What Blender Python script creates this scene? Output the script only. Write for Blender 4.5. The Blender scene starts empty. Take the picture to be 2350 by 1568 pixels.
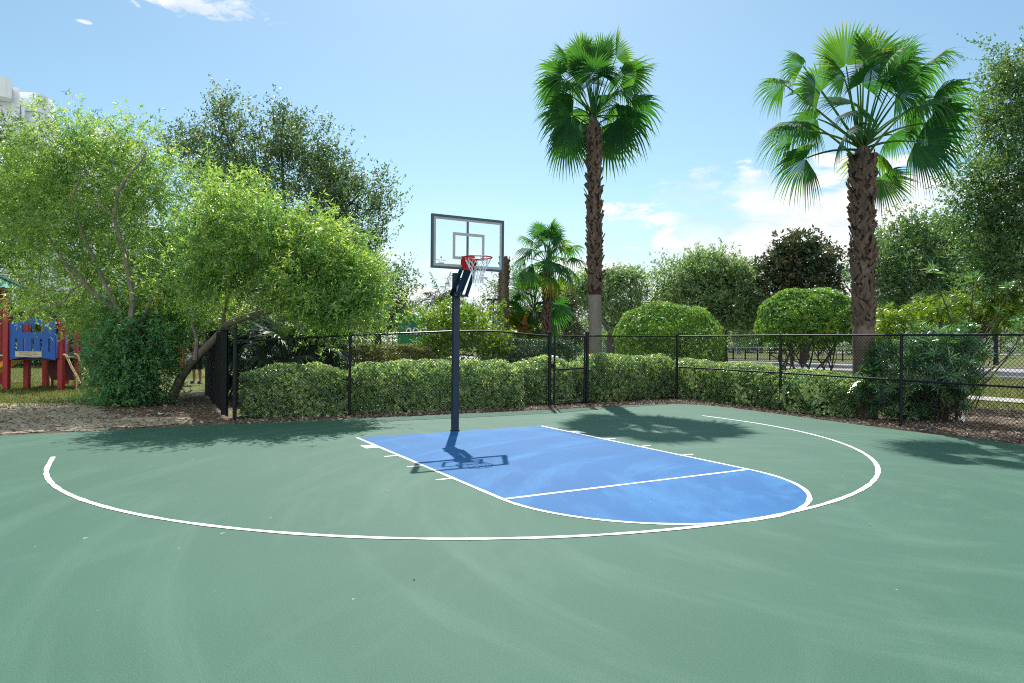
import bpy, math, random
import numpy as np
from mathutils import Vector
rng = np.random.default_rng(11)
random.seed(5)
scene = bpy.context.scene
COL = scene.collection
R = math.radians
PI = math.pi

# ------------------------------------------------------------------ camera numbers (solved from the court lines)
F, CX, CY = 1583.3, 1175.0, 784.0
CAM = np.array([-5.274, -11.385, 1.653])
YAW, PIT, ROL = 0.51654, -0.00098, 0.00809
FW = np.array([math.sin(YAW)*math.cos(PIT), math.cos(YAW)*math.cos(PIT), math.sin(PIT)])
RT = np.cross(FW, [0, 0, 1]); RT /= np.linalg.norm(RT)
UP = np.cross(RT, FW)
RT, UP = RT*math.cos(ROL)+UP*math.sin(ROL), UP*math.cos(ROL)-RT*math.sin(ROL)
SIDE = np.array([math.cos(YAW), -math.sin(YAW), 0.0])     # level, across the view
DEEP = np.array([math.sin(YAW), math.cos(YAW), 0.0])      # level, away from the viewer
def at(x, y, d):
    """survey helper: world point seen in direction (x, y) at depth d metres"""
    return CAM + d*(FW + RT*(x-CX)/F + UP*(CY-y)/F)
def gnd(x, d):
    p = at(x, 780, d); return np.array([p[0], p[1], 0.0])

# ------------------------------------------------------------------ object helpers
def tag(o, label=None, cat=None, group=None, kind=None):
    if label: o['label'] = label
    if cat: o['category'] = cat
    if group: o['group'] = group
    if kind: o['kind'] = kind
    return o
def thing(name, label, cat, loc=(0, 0, 0), group=None):
    o = bpy.data.objects.new(name, None); COL.objects.link(o)
    o.location = [float(c) for c in loc]; o.empty_display_size = .3
    return tag(o, label, cat, group)
def link(name, me, m, parent=None, smooth=False):
    me.materials.clear(); me.materials.append(m)
    if smooth: me.polygons.foreach_set('use_smooth', np.ones(len(me.polygons), bool))
    o = bpy.data.objects.new(name, me); COL.objects.link(o)
    if parent is not None:
        o.parent = parent
        off = Vector((0, 0, 0)); q = parent
        while q is not None: off += q.location; q = q.parent
        o.location = -off                     # meshes are written in world coordinates
    return o
def quads(name, v, f, rnd=None):
    """fast quad mesh from arrays"""
    v = np.asarray(v, np.float32).reshape(-1, 3); f = np.asarray(f, np.int32).reshape(-1, 4)
    me = bpy.data.meshes.new(name)
    me.vertices.add(len(v)); me.vertices.foreach_set('co', v.ravel())
    me.loops.add(f.size); me.loops.foreach_set('vertex_index', f.ravel())
    me.polygons.add(len(f)); me.polygons.foreach_set('loop_start', np.arange(0, f.size, 4, dtype=np.int32))
    me.polygons.foreach_set('loop_total', np.full(len(f), 4, np.int32))
    if rnd is not None:
        a = me.attributes.new('rnd', 'FLOAT', 'FACE'); a.data.foreach_set('value', np.asarray(rnd, np.float32))
    me.update(); me.validate()
    return me
class MB:
    """collects shapes for ONE mesh"""
    def __init__(s): s.v = []; s.f = []
    def add(s, v, f):
        n = len(s.v); s.v += [tuple(map(float, p)) for p in v]; s.f += [tuple(i+n for i in q) for q in f]; return s
    def box(s, c, size, rz=0.0, ax=None):
        h = np.array(size)/2.0
        if ax is None:
            cz, sz = math.cos(rz), math.sin(rz); ax = ((cz, sz, 0), (-sz, cz, 0), (0, 0, 1))
        ax = np.array(ax, float); c = np.array(c, float); v = []
        for k in range(8):
            sg = ((1 if k & 1 else -1), (1 if k & 2 else -1), (1 if k & 4 else -1))
            v.append(c+ax[0]*h[0]*sg[0]+ax[1]*h[1]*sg[1]+ax[2]*h[2]*sg[2])
        return s.add(v, [(0, 2, 3, 1), (4, 5, 7, 6), (0, 1, 5, 4), (2, 6, 7, 3), (0, 4, 6, 2), (1, 3, 7, 5)])
    def bar(s, a, b, w, t, upv=(0, 0, 1)):
        a = np.array(a, float); b = np.array(b, float); d = b-a; L = np.linalg.norm(d); d /= L
        x = np.cross(np.array(upv, float), d)
        if np.linalg.norm(x) < 1e-4: x = np.cross((1, 0, 0), d)
        x /= np.linalg.norm(x); y = np.cross(d, x)
        return s.box((a+b)/2, (w, t, L), ax=(x, y, d))
    def tube(s, pts, rad, n=8, cap=True):
        P = np.array(pts, float); k = len(P)
        rad = np.full(k, rad) if np.isscalar(rad) else np.array(rad, float)
        T = np.gradient(P, axis=0); T /= np.linalg.norm(T, axis=1)[:, None]+1e-12
        ref = np.array((0, 0, 1.0)) if abs(T[0][2]) < .9 else np.array((1.0, 0, 0))
        u = np.cross(T[0], ref); u /= np.linalg.norm(u); v = []
        for i in range(k):
            u = u-T[i]*(u@T[i]); u /= np.linalg.norm(u); w = np.cross(T[i], u)
            for j in range(n):
                a = 2*PI*j/n; v.append(P[i]+rad[i]*(u*math.cos(a)+w*math.sin(a)))
        f = [(i*n+j, i*n+(j+1) % n, (i+1)*n+(j+1) % n, (i+1)*n+j) for i in range(k-1) for j in range(n)]
        if cap: f += [tuple(range(n-1, -1, -1)), tuple((k-1)*n+j for j in range(n))]
        return s.add(v, f)
    def prism(s, poly, z0, z1):
        n = len(poly)
        v = [(p[0], p[1], z0) for p in poly]+[(p[0], p[1], z1) for p in poly]
        return s.add(v, [tuple(range(n-1, -1, -1)), tuple(range(n, 2*n))]+[(i, (i+1) % n, n+(i+1) % n, n+i) for i in range(n)])
    def slab(s, poly, axu, axv, axn, org, t):
        """flat outline (u,v) with thickness t along axn"""
        axu, axv, axn, org = [np.array(q, float) for q in (axu, axv, axn, org)]
        n = len(poly); v = [org+axu*p[0]+axv*p[1] for p in poly]; v += [q+axn*t for q in v]
        return s.add(v, [tuple(range(n-1, -1, -1)), tuple(range(n, 2*n))]+[(i, (i+1) % n, n+(i+1) % n, n+i) for i in range(n)])
    def ball(s, c, r, n=8, m=6):
        c = np.array(c, float); r = np.array((r, r, r) if np.isscalar(r) else r, float); v = []
        for i in range(1, m):
            for j in range(n):
                a, b = PI*i/m, 2*PI*j/n; v.append(c+r*np.array((math.sin(a)*math.cos(b), math.sin(a)*math.sin(b), math.cos(a))))
        f = [(i*n+j, (i+1)*n+j, (i+1)*n+(j+1) % n, i*n+(j+1) % n) for i in range(m-2) for j in range(n)]
        f += [tuple(range(n)), tuple((m-2)*n+j for j in range(n-1, -1, -1))]
        return s.add(v, f)
    def build(s, name, m, parent=None, smooth=False):
        me = bpy.data.meshes.new(name); me.from_pydata(s.v, [], s.f); me.update()
        o = link(name, me, m, parent)
        if smooth:
            me.polygons.foreach_set('use_smooth', np.ones(len(me.polygons), bool))
            try: me.set_sharp_from_angle(angle=R(40))
            except Exception: pass
        return o
def structure(name, mb, m, **k): return tag(mb.build(name, m, **k), kind='structure')

# ------------------------------------------------------------------ materials
def new_mat(name):
    m = bpy.data.materials.new(name); m.use_nodes = True
    nt = m.node_tree; nt.nodes.clear()
    out = nt.nodes.new('ShaderNodeOutputMaterial')
    return m, nt, out
def ramp(nt, stops, src=None, interp='LINEAR'):
    n = nt.nodes.new('ShaderNodeValToRGB'); e = n.color_ramp.elements
    n.color_ramp.interpolation = interp
    while len(e) < len(stops): e.new(.5)
    for el, (p, c) in zip(e, stops):
        el.position = p; el.color = (*c, 1) if not np.isscalar(c) else (c, c, c, 1)
    if src is not None: nt.links.new(src, n.inputs[0])
    return n
def noise(nt, scale, detail=4, rough=.55, vec=None, dist=0.0):
    n = nt.nodes.new('ShaderNodeTexNoise'); n.inputs['Scale'].default_value = scale
    n.inputs['Detail'].default_value = detail; n.inputs['Roughness'].default_value = rough
    n.inputs['Distortion'].default_value = dist
    if vec is not None: nt.links.new(vec, n.inputs['Vector'])
    return n
def coord(nt, scale=(1, 1, 1), rot=(0, 0, 0)):
    t = nt.nodes.new('ShaderNodeTexCoord'); mp = nt.nodes.new('ShaderNodeMapping')
    mp.inputs['Scale'].default_value = scale; mp.inputs['Rotation'].default_value = rot
    nt.links.new(t.outputs['Object'], mp.inputs[0]); return mp.outputs[0]
def mix(nt, fac, a, b, mode='MIX'):
    n = nt.nodes.new('ShaderNodeMixRGB'); n.blend_type = mode
    for k, s in ((0, fac), (1, a), (2, b)):
        if hasattr(s, 'is_linked') or hasattr(s, 'links'): nt.links.new(s, n.inputs[k])
        else: n.inputs[k].default_value = s if k == 0 else ((*s, 1) if len(s) == 3 else s)
    return n.outputs[0]
def bsdf(nt, out, col, rough=.6, spec=.4, metal=0.0, bump=None, bs=.3, bd=.01):
    b = nt.nodes.new('ShaderNodeBsdfPrincipled')
    if hasattr(col, 'links'): nt.links.new(col, b.inputs['Base Color'])
    else: b.inputs['Base Color'].default_value = (*col, 1)
    if hasattr(rough, 'links'): nt.links.new(rough, b.inputs['Roughness'])
    else: b.inputs['Roughness'].default_value = rough
    b.inputs['Specular IOR Level'].default_value = spec; b.inputs['Metallic'].default_value = metal
    if bump is not None:
        bn = nt.nodes.new('ShaderNodeBump'); bn.inputs['Strength'].default_value = bs; bn.inputs['Distance'].default_value = bd
        nt.links.new(bump, bn.inputs['Height']); nt.links.new(bn.outputs[0], b.inputs['Normal'])
    if out is not None: nt.links.new(b.outputs[0], out.inputs['Surface'])
    return b
def paint(name, c, rough=.45, spec=.4, metal=0.0, var=.18, sc=6.0, bump=0.0):
    m, nt, out = new_mat(name); v = coord(nt)
    n = noise(nt, sc, 6, .6, v); n2 = noise(nt, sc*9, 3, .6, v)
    lo = tuple(max(0, x*(1-var)) for x in c); hi = tuple(min(1, x*(1+var)) for x in c)
    r = ramp(nt, [(.3, lo), (.7, hi)], n.outputs[0])
    rr = ramp(nt, [(.3, max(.05, rough-.1)), (.7, min(1, rough+.1))], n2.outputs[0])
    bsdf(nt, out, r.outputs[0], rr.outputs[0], spec, metal, n2.outputs[0] if bump else None, bump, .01)
    return m
def leafmat(name, stops, trans=.4, rough=.42, spec=.45, warm=(1.72, 1.65, .70)):
    m, nt, out = new_mat(name)
    a = nt.nodes.new('ShaderNodeAttribute'); a.attribute_name = 'rnd'
    r = ramp(nt, stops, a.outputs['Fac'])
    b = bsdf(nt, None, r.outputs[0], rough, spec)
    t = nt.nodes.new('ShaderNodeBsdfTranslucent')
    c = mix(nt, 1.0, r.outputs[0], warm, 'MULTIPLY'); nt.links.new(c, t.inputs['Color'])
    mx = nt.nodes.new('ShaderNodeMixShader'); mx.inputs[0].default_value = trans
    nt.links.new(b.outputs[0], mx.inputs[1]); nt.links.new(t.outputs[0], mx.inputs[2])
    nt.links.new(mx.outputs[0], out.inputs['Surface'])
    return m
def barkmat(name, a, b, sc=7.0):
    m, nt, out = new_mat(name); v = coord(nt, (1, 1, .25))
    n = noise(nt, sc*2, 6, .65, v); n2 = noise(nt, sc*.4, 3, .5, v)
    r = ramp(nt, [(.3, a), (.72, b)], n.outputs[0])
    c = mix(nt, n2.outputs[0], r.outputs[0], tuple(x*.7 for x in a))
    bsdf(nt, out, c, .85, .2, 0, n.outputs[0], .8, .03)
    return m

def court_mat(name, base, dark, light, amt=1.0):
    """acrylic court coating: squeegee sweeps, mottled wear and fine sand grain"""
    m, nt, out = new_mat(name); v = coord(nt)
    def sweep(cx, cy, kr, ka, sc, dist):
        """squeegee arcs: noise stretched along circles about (cx, cy)"""
        sp_ = nt.nodes.new('ShaderNodeSeparateXYZ'); nt.links.new(v, sp_.inputs[0])
        def mm(op, a, b=None):
            n_ = nt.nodes.new('ShaderNodeMath'); n_.operation = op
            for q_, w_ in enumerate((a, b)):
                if w_ is None: continue
                if hasattr(w_, 'links'): nt.links.new(w_, n_.inputs[q_])
                else: n_.inputs[q_].default_value = w_
            return n_.outputs[0]
        dx, dy = mm('SUBTRACT', sp_.outputs[0], cx), mm('SUBTRACT', sp_.outputs[1], cy)
        rr_ = mm('SQRT', mm('ADD', mm('MULTIPLY', dx, dx), mm('MULTIPLY', dy, dy))); aa_ = mm('ARCTAN2', dx, dy)
        cb = nt.nodes.new('ShaderNodeCombineXYZ'); nt.links.new(mm('MULTIPLY', rr_, kr), cb.inputs[0]); nt.links.new(mm('MULTIPLY', aa_, ka), cb.inputs[1])
        return noise(nt, sc, 7, .62, cb.outputs[0], dist)
    st = sweep(2.0, -7.0, 1.5, 1.1, 1.5, .25)
    st2 = sweep(-9.0, -1.0, 1.2, 2.2, 1.4, .2)
    bl = noise(nt, .5, 4, .55, v)
    gr = noise(nt, 95, 2, .7, v)
    c = mix(nt, ramp(nt, [(.30, 0.0), (.7, 1.0)], bl.outputs[0]).outputs[0], dark, base)
    k = ramp(nt, [(.50, 0.0), (.74, min(1, .62*amt))], st.outputs[0]).outputs[0]
    c = mix(nt, k, c, light)
    k2 = ramp(nt, [(.54, 0.0), (.76, min(1, .42*amt))], st2.outputs[0]).outputs[0]
    c = mix(nt, k2, c, light)
    k3 = ramp(nt, [(.28, .38), (.46, 0.0)], st.outputs[0]).outputs[0]
    c = mix(nt, k3, c, dark)
    g = ramp(nt, [(.3, (.76, .76, .76)), (.7, (1.24, 1.24, 1.24))], gr.outputs[0]).outputs[0]
    c = mix(nt, 1.0, c, g, 'MULTIPLY')
    sp = noise(nt, 9, 2, .5, v)
    c = mix(nt, ramp(nt, [(.765, 0.0), (.79, .5)], sp.outputs[0]).outputs[0], c, (.5, .55, .5))
    bsdf(nt, out, c, .72, .28, 0, gr.outputs[0], .35, .004)
    return m
def ground_mat(name, a, b, c3, sc=1.0, bump=.5):
    m, nt, out = new_mat(name); v = coord(nt)
    n = noise(nt, .35*sc, 6, .65, v); n2 = noise(nt, 3.2*sc, 8, .7, v); n3 = noise(nt, 30*sc, 4, .7, v)
    k = ramp(nt, [(.38, a), (.62, b)], n.outputs[0]).outputs[0]
    k = mix(nt, ramp(nt, [(.42, 0.0), (.66, .9)], n2.outputs[0]).outputs[0], k, c3)
    g = ramp(nt, [(.25, (.55, .55, .55)), (.75, (1.4, 1.4, 1.4))], n3.outputs[0]).outputs[0]
    bsdf(nt, out, mix(nt, 1.0, k, g, 'MULTIPLY'), .95, .1, 0, n3.outputs[0], bump, .04)
    return m

MT = {}
MT['court'] = court_mat('court_green', (.045, .121, .080), (.037, .105, .068), (.078, .160, .113))
MT['key'] = court_mat('court_blue', (.0045, .112, .305), (.004, .092, .262), (.032, .178, .385), 1.45)
MT['line'] = paint('line_white', (.78, .78, .76), .6, .3, var=.06, sc=12)
MT['navy'] = paint('navy_powdercoat', (.010, .024, .045), .38, .5, var=.25)
MT['black'] = paint('black_vinyl', (.007, .010, .013), .42, .3, var=.3)
MT['frame'] = paint('board_frame_blue_grey', (.035, .085, .115), .4, .5, .2, var=.12)
MT['white'] = paint('white_marking', (.72, .71, .68), .55, .3, var=.05)
MT['red'] = paint('rim_red', (.52, .012, .014), .38, .5, var=.15)
MT['net'] = paint('net_cord', (.72, .74, .76), .8, .2, var=.1, sc=30)
MT['steel'] = paint('galvanised', (.45, .47, .48), .4, .5, .5, var=.2)
MT['orange'] = paint('sticker_orange', (.8, .14, .03), .5, .3, var=.05)
MT['paper'] = paint('sticker_white', (.78, .79, .78), .5, .3, var=.05)
MT['inkblue'] = paint('ink_blue', (.03, .03, .2), .5, .3, var=.05)
MT['inkred'] = paint('ink_red', (.6, .02, .05), .5, .3, var=.05)
MT['concrete'] = paint('concrete', (.42, .40, .36), .85, .2, var=.15, sc=2, bump=.2)
MT['asphalt'] = paint('asphalt_road', (.33, .32, .31), .8, .3, var=.12, sc=1.5, bump=.2)  # base colour raised to pale grey to carry the sun's grazing glare
MT['yellow'] = paint('yellow_paint', (.72, .42, .03), .5, .3, var=.08)
MT['grass'] = ground_mat('lawn', (.075, .115, .03), (.12, .145, .045), (.20, .175, .09), 1)
MT['dirt'] = ground_mat('dirt_and_litter', (.165, .125, .095), (.25, .198, .152), (.10, .072, .052), 2.2)
MT['sand'] = ground_mat('bare_dry_lawn', (.40, .335, .25), (.27, .245, .14), (.50, .43, .34), 1.6)
MT['bark_grey'] = barkmat('bark_grey', (.10, .085, .07), (.26, .225, .19))
MT['bark_pale'] = barkmat('bark_pale', (.20, .17, .14), (.44, .39, .33))
MT['bark_dark'] = barkmat('bark_dark', (.045, .035, .028), (.13, .105, .085))
MT['palm_smooth'] = barkmat('palm_smooth_trunk', (.20, .175, .15), (.36, .32, .28), 5)
MT['palm_brown'] = barkmat('brown_palm_trunk', (.13, .09, .07), (.30, .225, .18), 5)
MT['palm_boot'] = barkmat('palm_leaf_bases', (.095, .060, .046), (.36, .27, .215), 9)
MT['palm_fibre'] = barkmat('palm_fibre', (.035, .022, .018), (.13, .06, .04), 12)
# foliage; many leaf colours lightened to stand in for fill light in shade
MT['chaste'] = leafmat('feathery_leaves', [(0, (.06, .155, .070)), (.45, (.18, .33, .115)), (.8, (.35, .49, .15)), (1, (.57, .61, .17))], .52, .36, .6)
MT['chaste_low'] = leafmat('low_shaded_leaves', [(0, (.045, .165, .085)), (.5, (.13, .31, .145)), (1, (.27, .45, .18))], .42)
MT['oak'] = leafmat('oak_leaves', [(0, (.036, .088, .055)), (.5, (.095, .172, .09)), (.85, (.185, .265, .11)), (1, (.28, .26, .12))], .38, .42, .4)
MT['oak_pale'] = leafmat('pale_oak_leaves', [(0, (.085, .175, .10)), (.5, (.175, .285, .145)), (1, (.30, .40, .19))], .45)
MT['magnolia'] = leafmat('magnolia_leaves', [(0, (.030, .062, .034)), (.5, (.058, .098, .05)), (.8, (.10, .10, .05)), (1, (.17, .11, .06))], .25, .35, .5)
MT['hedge'] = leafmat('hedge_leaves', [(0, (.022, .085, .048)), (.4, (.215, .375, .175)), (.72, (.48, .60, .30)), (.985, (.66, .72, .42)), (1, (.32, .21, .11))], .38, .30, .8)
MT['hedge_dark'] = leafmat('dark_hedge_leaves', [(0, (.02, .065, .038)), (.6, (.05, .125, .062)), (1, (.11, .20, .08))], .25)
MT['clip'] = leafmat('clipped_shrub_leaves', [(0, (.035, .115, .035)), (.5, (.12, .26, .06)), (.85, (.29, .44, .10)), (1, (.18, .12, .05))], .45, .36, .45)
MT['clip_dry'] = leafmat('dry_clipped_leaves', [(0, (.08, .10, .035)), (.5, (.17, .19, .06)), (1, (.31, .30, .12))], .4)
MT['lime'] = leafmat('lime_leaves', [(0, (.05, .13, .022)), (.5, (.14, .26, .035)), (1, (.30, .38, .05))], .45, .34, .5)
MT['oleander'] = leafmat('oleander_leaves', [(0, (.032, .115, .065)), (.5, (.09, .22, .11)), (.85, (.21, .37, .15)), (1, (.36, .45, .13))], .38, .24, .9)
MT['oak_green'] = leafmat('green_oak_leaves', [(0, (.038, .11, .06)), (.5, (.10, .20, .095)), (.85, (.20, .31, .115)), (1, (.30, .31, .13))], .42, .38, .45)
MT['palm'] = leafmat('palm_fronds', [(0, (.016, .075, .040)), (.5, (.038, .125, .054)), (.85, (.095, .195, .055)), (1, (.24, .22, .06))], .5, .6, .12, (1.9, 2.0, .40))
MT['palm_lime'] = leafmat('young_palm_fronds', [(0, (.07, .13, .016)), (.6, (.16, .22, .03)), (1, (.30, .27, .06))], .45)
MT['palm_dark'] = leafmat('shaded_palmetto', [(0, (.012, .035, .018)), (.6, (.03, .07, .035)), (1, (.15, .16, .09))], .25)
MT['queen'] = leafmat('queen_palm_fronds', [(0, (.025, .055, .03)), (.6, (.05, .095, .045)), (1, (.10, .14, .06))], .35)
MT['deadleaf'] = leafmat('fallen_leaves', [(0, (.11, .08, .06)), (.5, (.24, .185, .14)), (.85, (.38, .32, .25)), (1, (.58, .54, .47))], .15, .7, .2, (1.2, 1, .7))
MT['blade'] = leafmat('grass_blades', [(0, (.05, .085, .025)), (.5, (.11, .145, .045)), (1, (.27, .23, .12))], .4, .5, .3)
MT['pink'] = leafmat('pink_flowers', [(0, (.5, .03, .12)), (1, (.75, .12, .28))], .3, .6, .2, (1, 1, 1))
MT['lilac'] = leafmat('lilac_flowers', [(0, (.22, .18, .42)), (1, (.45, .38, .66))], .3, .6, .2, (1, 1, 1))
MT['dryfrond'] = leafmat('dead_frond', [(0, (.20, .075, .03)), (1, (.42, .20, .09))], .3, .7, .2, (1.2, 1, .7))
MT['twig'] = barkmat('thin_twigs', (.12, .095, .075), (.27, .225, .18))

# ------------------------------------------------------------------ foliage
def unit(a): return a/(np.linalg.norm(a, axis=-1, keepdims=True)+1e-9)
def leaves(p, d, n, ln, wd):
    """one rhombic leaf blade per row"""
    p = p.reshape(-1, 3); d = unit(d.reshape(-1, 3)); n = n.reshape(-1, 3)
    s = unit(np.cross(d, n)); nn = np.cross(s, d)
    ln = np.broadcast_to(ln, (len(p),))[:, None]; wd = np.broadcast_to(wd, (len(p),))[:, None]
    m = p+d*ln*.48
    v = np.stack([p, m+s*wd*.5+nn*wd*.12, p+d*ln-nn*ln*.08, m-s*wd*.5+nn*wd*.12], 1)
    return v.reshape(-1, 3), np.arange(len(p)*4).reshape(-1, 4)
def twig_leaves(base, d, L, K, ll, lw, spread=.9, sag=.1, upn=.6, shade=None):
    N = len(base); L = np.broadcast_to(L, (N,))
    t = rng.uniform(.05, 1, (N, K))
    p = base[:, None]+d[:, None]*(L[:, None]*t)[..., None]
    p[..., 2] -= sag*L[:, None]*t*t
    ld = d[:, None]*.55+rng.normal(0, 1, (N, K, 3))*spread*.6; ld[..., 2] -= .12
    nn = rng.normal(0, .6, (N, K, 3)); nn[..., 2] += upn
    sc = rng.uniform(.6, 1.25, N*K)
    v, f = leaves(p, ld, nn, ll*sc, lw*sc)
    base_r = rng.uniform(0, 1, N) if shade is None else shade
    r = np.clip(base_r[:, None]*.55+rng.uniform(0, 1, (N, K))*.45, 0, 1).ravel()
    return v, f, r
def lobes(specs, d0=None):
    """(x, y, radius across, radius up, radius deep, depth) seen at depth -> world ellipsoids"""
    out = []
    for s in specs:
        x, y, ra, ru = s[:4]; rd = s[4] if len(s) > 4 else ra; d = s[5] if len(s) > 5 else d0
        out.append((at(x, y, d), ra, rd, ru))
    return out
def sample(lb, n, shell=.45, bump=.22):
    w = np.array([a*b*c for _, a, b, c in lb])**.6; k = rng.choice(len(lb), n, p=w/w.sum())
    u = unit(rng.normal(0, 1, (n, 3)))
    rr = (shell+(1-shell)*rng.uniform(0, 1, n)**.6)
    ph = k*1.7
    rr = rr*(1+bump*np.sin(u[:, 0]*5+ph)*np.sin(u[:, 1]*6+ph*2)+bump*.7*np.sin(u[:, 2]*9+u[:, 0]*7+ph))
    c = np.array([q[0] for q in lb])[k]; a = np.array([q[1] for q in lb])[k]; b = np.array([q[2] for q in lb])[k]; h = np.array([q[3] for q in lb])[k]
    off = SIDE[None]*(u[:, 0]*a*rr)[:, None]+DEEP[None]*(u[:, 1]*b*rr)[:, None]; off[:, 2] += u[:, 2]*h*rr
    return c+off, u[:, 0:1]*SIDE+u[:, 1:2]*DEEP+u[:, 2:3]*np.array((0, 0, 1.0)), k
def crown_mesh(name, lb, n_cl, per, K, ll, lw, L=.4, cr=.3, upb=.35, sag=.1, spread=.9, shell=.45, bump=.22, zmin=.05):
    bump = bump*1.35; L = L*1.2; n_cl = int(n_cl*.8); K = max(5, int(K*.68)); ll, lw = ll*1.32, lw*1.36; cr = cr*.82
    c, o, k = sample(lb, n_cl, shell, bump)
    sh = rng.uniform(0, 1, n_cl)
    base = np.repeat(c, per, 0)+rng.normal(0, cr, (n_cl*per, 3))
    o2 = np.repeat(o, per, 0)
    d = unit(o2*.7+rng.normal(0, .5, base.shape)+np.array((0, 0, upb)))
    keep = base[:, 2] > zmin
    base, d = base[keep], d[keep]; shade = np.clip(np.repeat(sh, per)+rng.normal(0, .15, n_cl*per), 0, 1)[keep]
    Ls = L*rng.uniform(.5, 1.3, len(base))
    v, f, r = twig_leaves(base, d, Ls, K, ll, lw, spread, sag, shade=shade)
    v[:, 2] = np.maximum(v[:, 2], .012)
    return v, f, r, c, base, d, Ls
def bend(a, b, amt, n=6, seed=0):
    g = np.random.default_rng(seed); a = np.array(a, float); b = np.array(b, float); t = np.linspace(0, 1, n)[:, None]
    L = np.linalg.norm(b-a); off = g.normal(0, amt*L, (n, 3))*np.sin(t*PI)
    return a+(b-a)*t+off
def limb_tree(mb, start, r0, lb, twigs_to, n_tw=60, rt=.012, seed=0, sides=6):
    """limbs from the trunk head to each lobe, then branchlets out to leaf clusters"""
    g = np.random.default_rng(seed)
    cents = [q[0] for q in lb]; order = np.argsort([np.linalg.norm(c-start) for c in cents])
    nodes = [(np.array(start, float), r0)]
    for i in order:
        c = cents[i]; dist = [np.linalg.norm(c-n[0])*(1+.0*n[1]) for n in nodes]; j = int(np.argmin(dist))
        a, ra = nodes[j]; rb = max(.014, ra*.62)
        pts = bend(a, c, .09, 6, seed*31+int(i)); mb.tube(pts, np.linspace(ra*.85, rb, 6), sides)
        nodes.append((pts[3], max(rb, ra*.72))); nodes.append((c, rb))
    idx = g.choice(len(twigs_to), min(n_tw, len(twigs_to)), replace=False)
    npos = np.array([n[0] for n in nodes])
    for i in idx:
        t = twigs_to[i]; j = int(np.argmin(np.linalg.norm(npos-t, axis=1)))
        mb.tube(bend(npos[j], t, .12, 5, seed*77+int(i)), np.linspace(max(rt, nodes[j][1]*.4), rt*.45, 5), 4, cap=False)
def make_tree(name, label, cat, base, trunk_pts, trunk_r, lb, mat, bark, n_cl, per, K, ll, lw, L=.4, cr=.3, upb=.35, sag=.1,
              spread=.9, n_tw=70, rt=.012, seed=1, shell=.45, bump=.22, group=None, extra_trunks=(), limbs=True):
    t = thing(name, label, cat, base, group)
    v, f, r, c, *_ = crown_mesh(name, lb, n_cl, per, K, ll, lw, L, cr, upb, sag, spread, shell, bump)
    mb = MB(); n = len(trunk_pts)
    mb.tube(trunk_pts, np.interp(np.linspace(0, 1, n), np.linspace(0, 1, len(trunk_r)), trunk_r), 9)
    for pts, r0, r1 in extra_trunks: mb.tube(pts, np.linspace(r0, r1, len(pts)), 7)
    if limbs: limb_tree(mb, np.array(trunk_pts[-1])*.6+np.array(trunk_pts[-2])*.4, trunk_r[-1], lb, c, n_tw, rt, seed)
    mb.build('trunk', bark, t, smooth=True)
    link('crown', quads('crown', v, f, r), mat, t)
    return t
def rosettes(p, nrm, K, ll, lw, jit=.35, shade=None):
    """whorls of leaves opening along nrm"""
    N = len(p); nrm = unit(nrm)
    a = unit(np.cross(nrm, rng.normal(0, 1, (N, 3)))); b = np.cross(nrm, a)
    th = rng.uniform(0, 2*PI, (N, 1))+np.arange(K)[None]*2*PI/K*1.0+rng.normal(0, .2, (N, K))
    up = rng.uniform(.15, .9, (N, K))
    d = (a[:, None]*np.cos(th)[..., None]+b[:, None]*np.sin(th)[..., None])+nrm[:, None]*up[..., None]+rng.normal(0, jit*.4, (N, K, 3))
    n = nrm[:, None]+rng.normal(0, jit, (N, K, 3))
    sc = np.repeat(rng.uniform(.7, 1.2, N), K)*rng.uniform(.8, 1.15, N*K)
    v, f = leaves(np.repeat(p, K, 0), d, n.reshape(-1, 3), ll*sc, lw*sc)
    sh = rng.uniform(0, 1, N) if shade is None else shade
    r = np.clip(np.repeat(sh, K)*.6+rng.uniform(0, 1, N*K)*.42, 0, 1)
    return v, f, r
def join(parts):
    V, Fc, Rr, n = [], [], [], 0
    for v, f, r in parts: V.append(v); Fc.append(f+n); Rr.append(r); n += len(v)
    return np.concatenate(V), np.concatenate(Fc), np.concatenate(Rr)
# ================================================================== ground, court, markings
def flat(name, poly, z, m, t=.0):
    mb = MB(); mb.add([(p[0], p[1], z) for p in poly], [tuple(range(len(poly)))]); return structure(name, mb, m)
def smooth_poly(pts, it=2):
    P = np.array(pts, float)
    for _ in range(it):
        Q = np.roll(P, -1, 0); P = np.stack([P*.75+Q*.25, P*.25+Q*.75], 1).reshape(-1, 2)
    return P
def ragged(pts, amp, step=.25, seed=3):
    g = np.random.default_rng(seed); P = np.array(pts, float); out = []
    for a, b in zip(P, np.roll(P, -1, 0)):
        n = max(1, int(np.linalg.norm(b-a)/step))
        for i in range(n): out.append(a+(b-a)*i/n+g.normal(0, amp, 2))
    return np.array(out)
flat('ground', [(-500, -120), (700, -120), (700, 800), (-500, 800)], -.05, MT['grass'])
flat('dirt_bed', ragged([(-40, 1.5), (6, 1.5), (7, 1), (7, -22), (15.2, -14), (15.0, -4), (13.6, 1), (11.4, 6.2), (5, 6.4), (-2.6, 6.2), (-3.0, 12.2), (-5.2, 9.2), (-7.5, 8.6), (-12, 8.8), (-40, 9)], .10), -.028, MT['dirt'])
flat('dry_lawn', ragged([(-40, 3.3), (-9, 3.4), (-6.2, 3.25), (-4.0, 3.5), (-3.9, 4.6), (-5.6, 6.0), (-5.6, 8.4), (-6.4, 9.6), (-9, 10.2), (-40, 10)], .14, .3, 5), -.018, MT['sand'])
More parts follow.
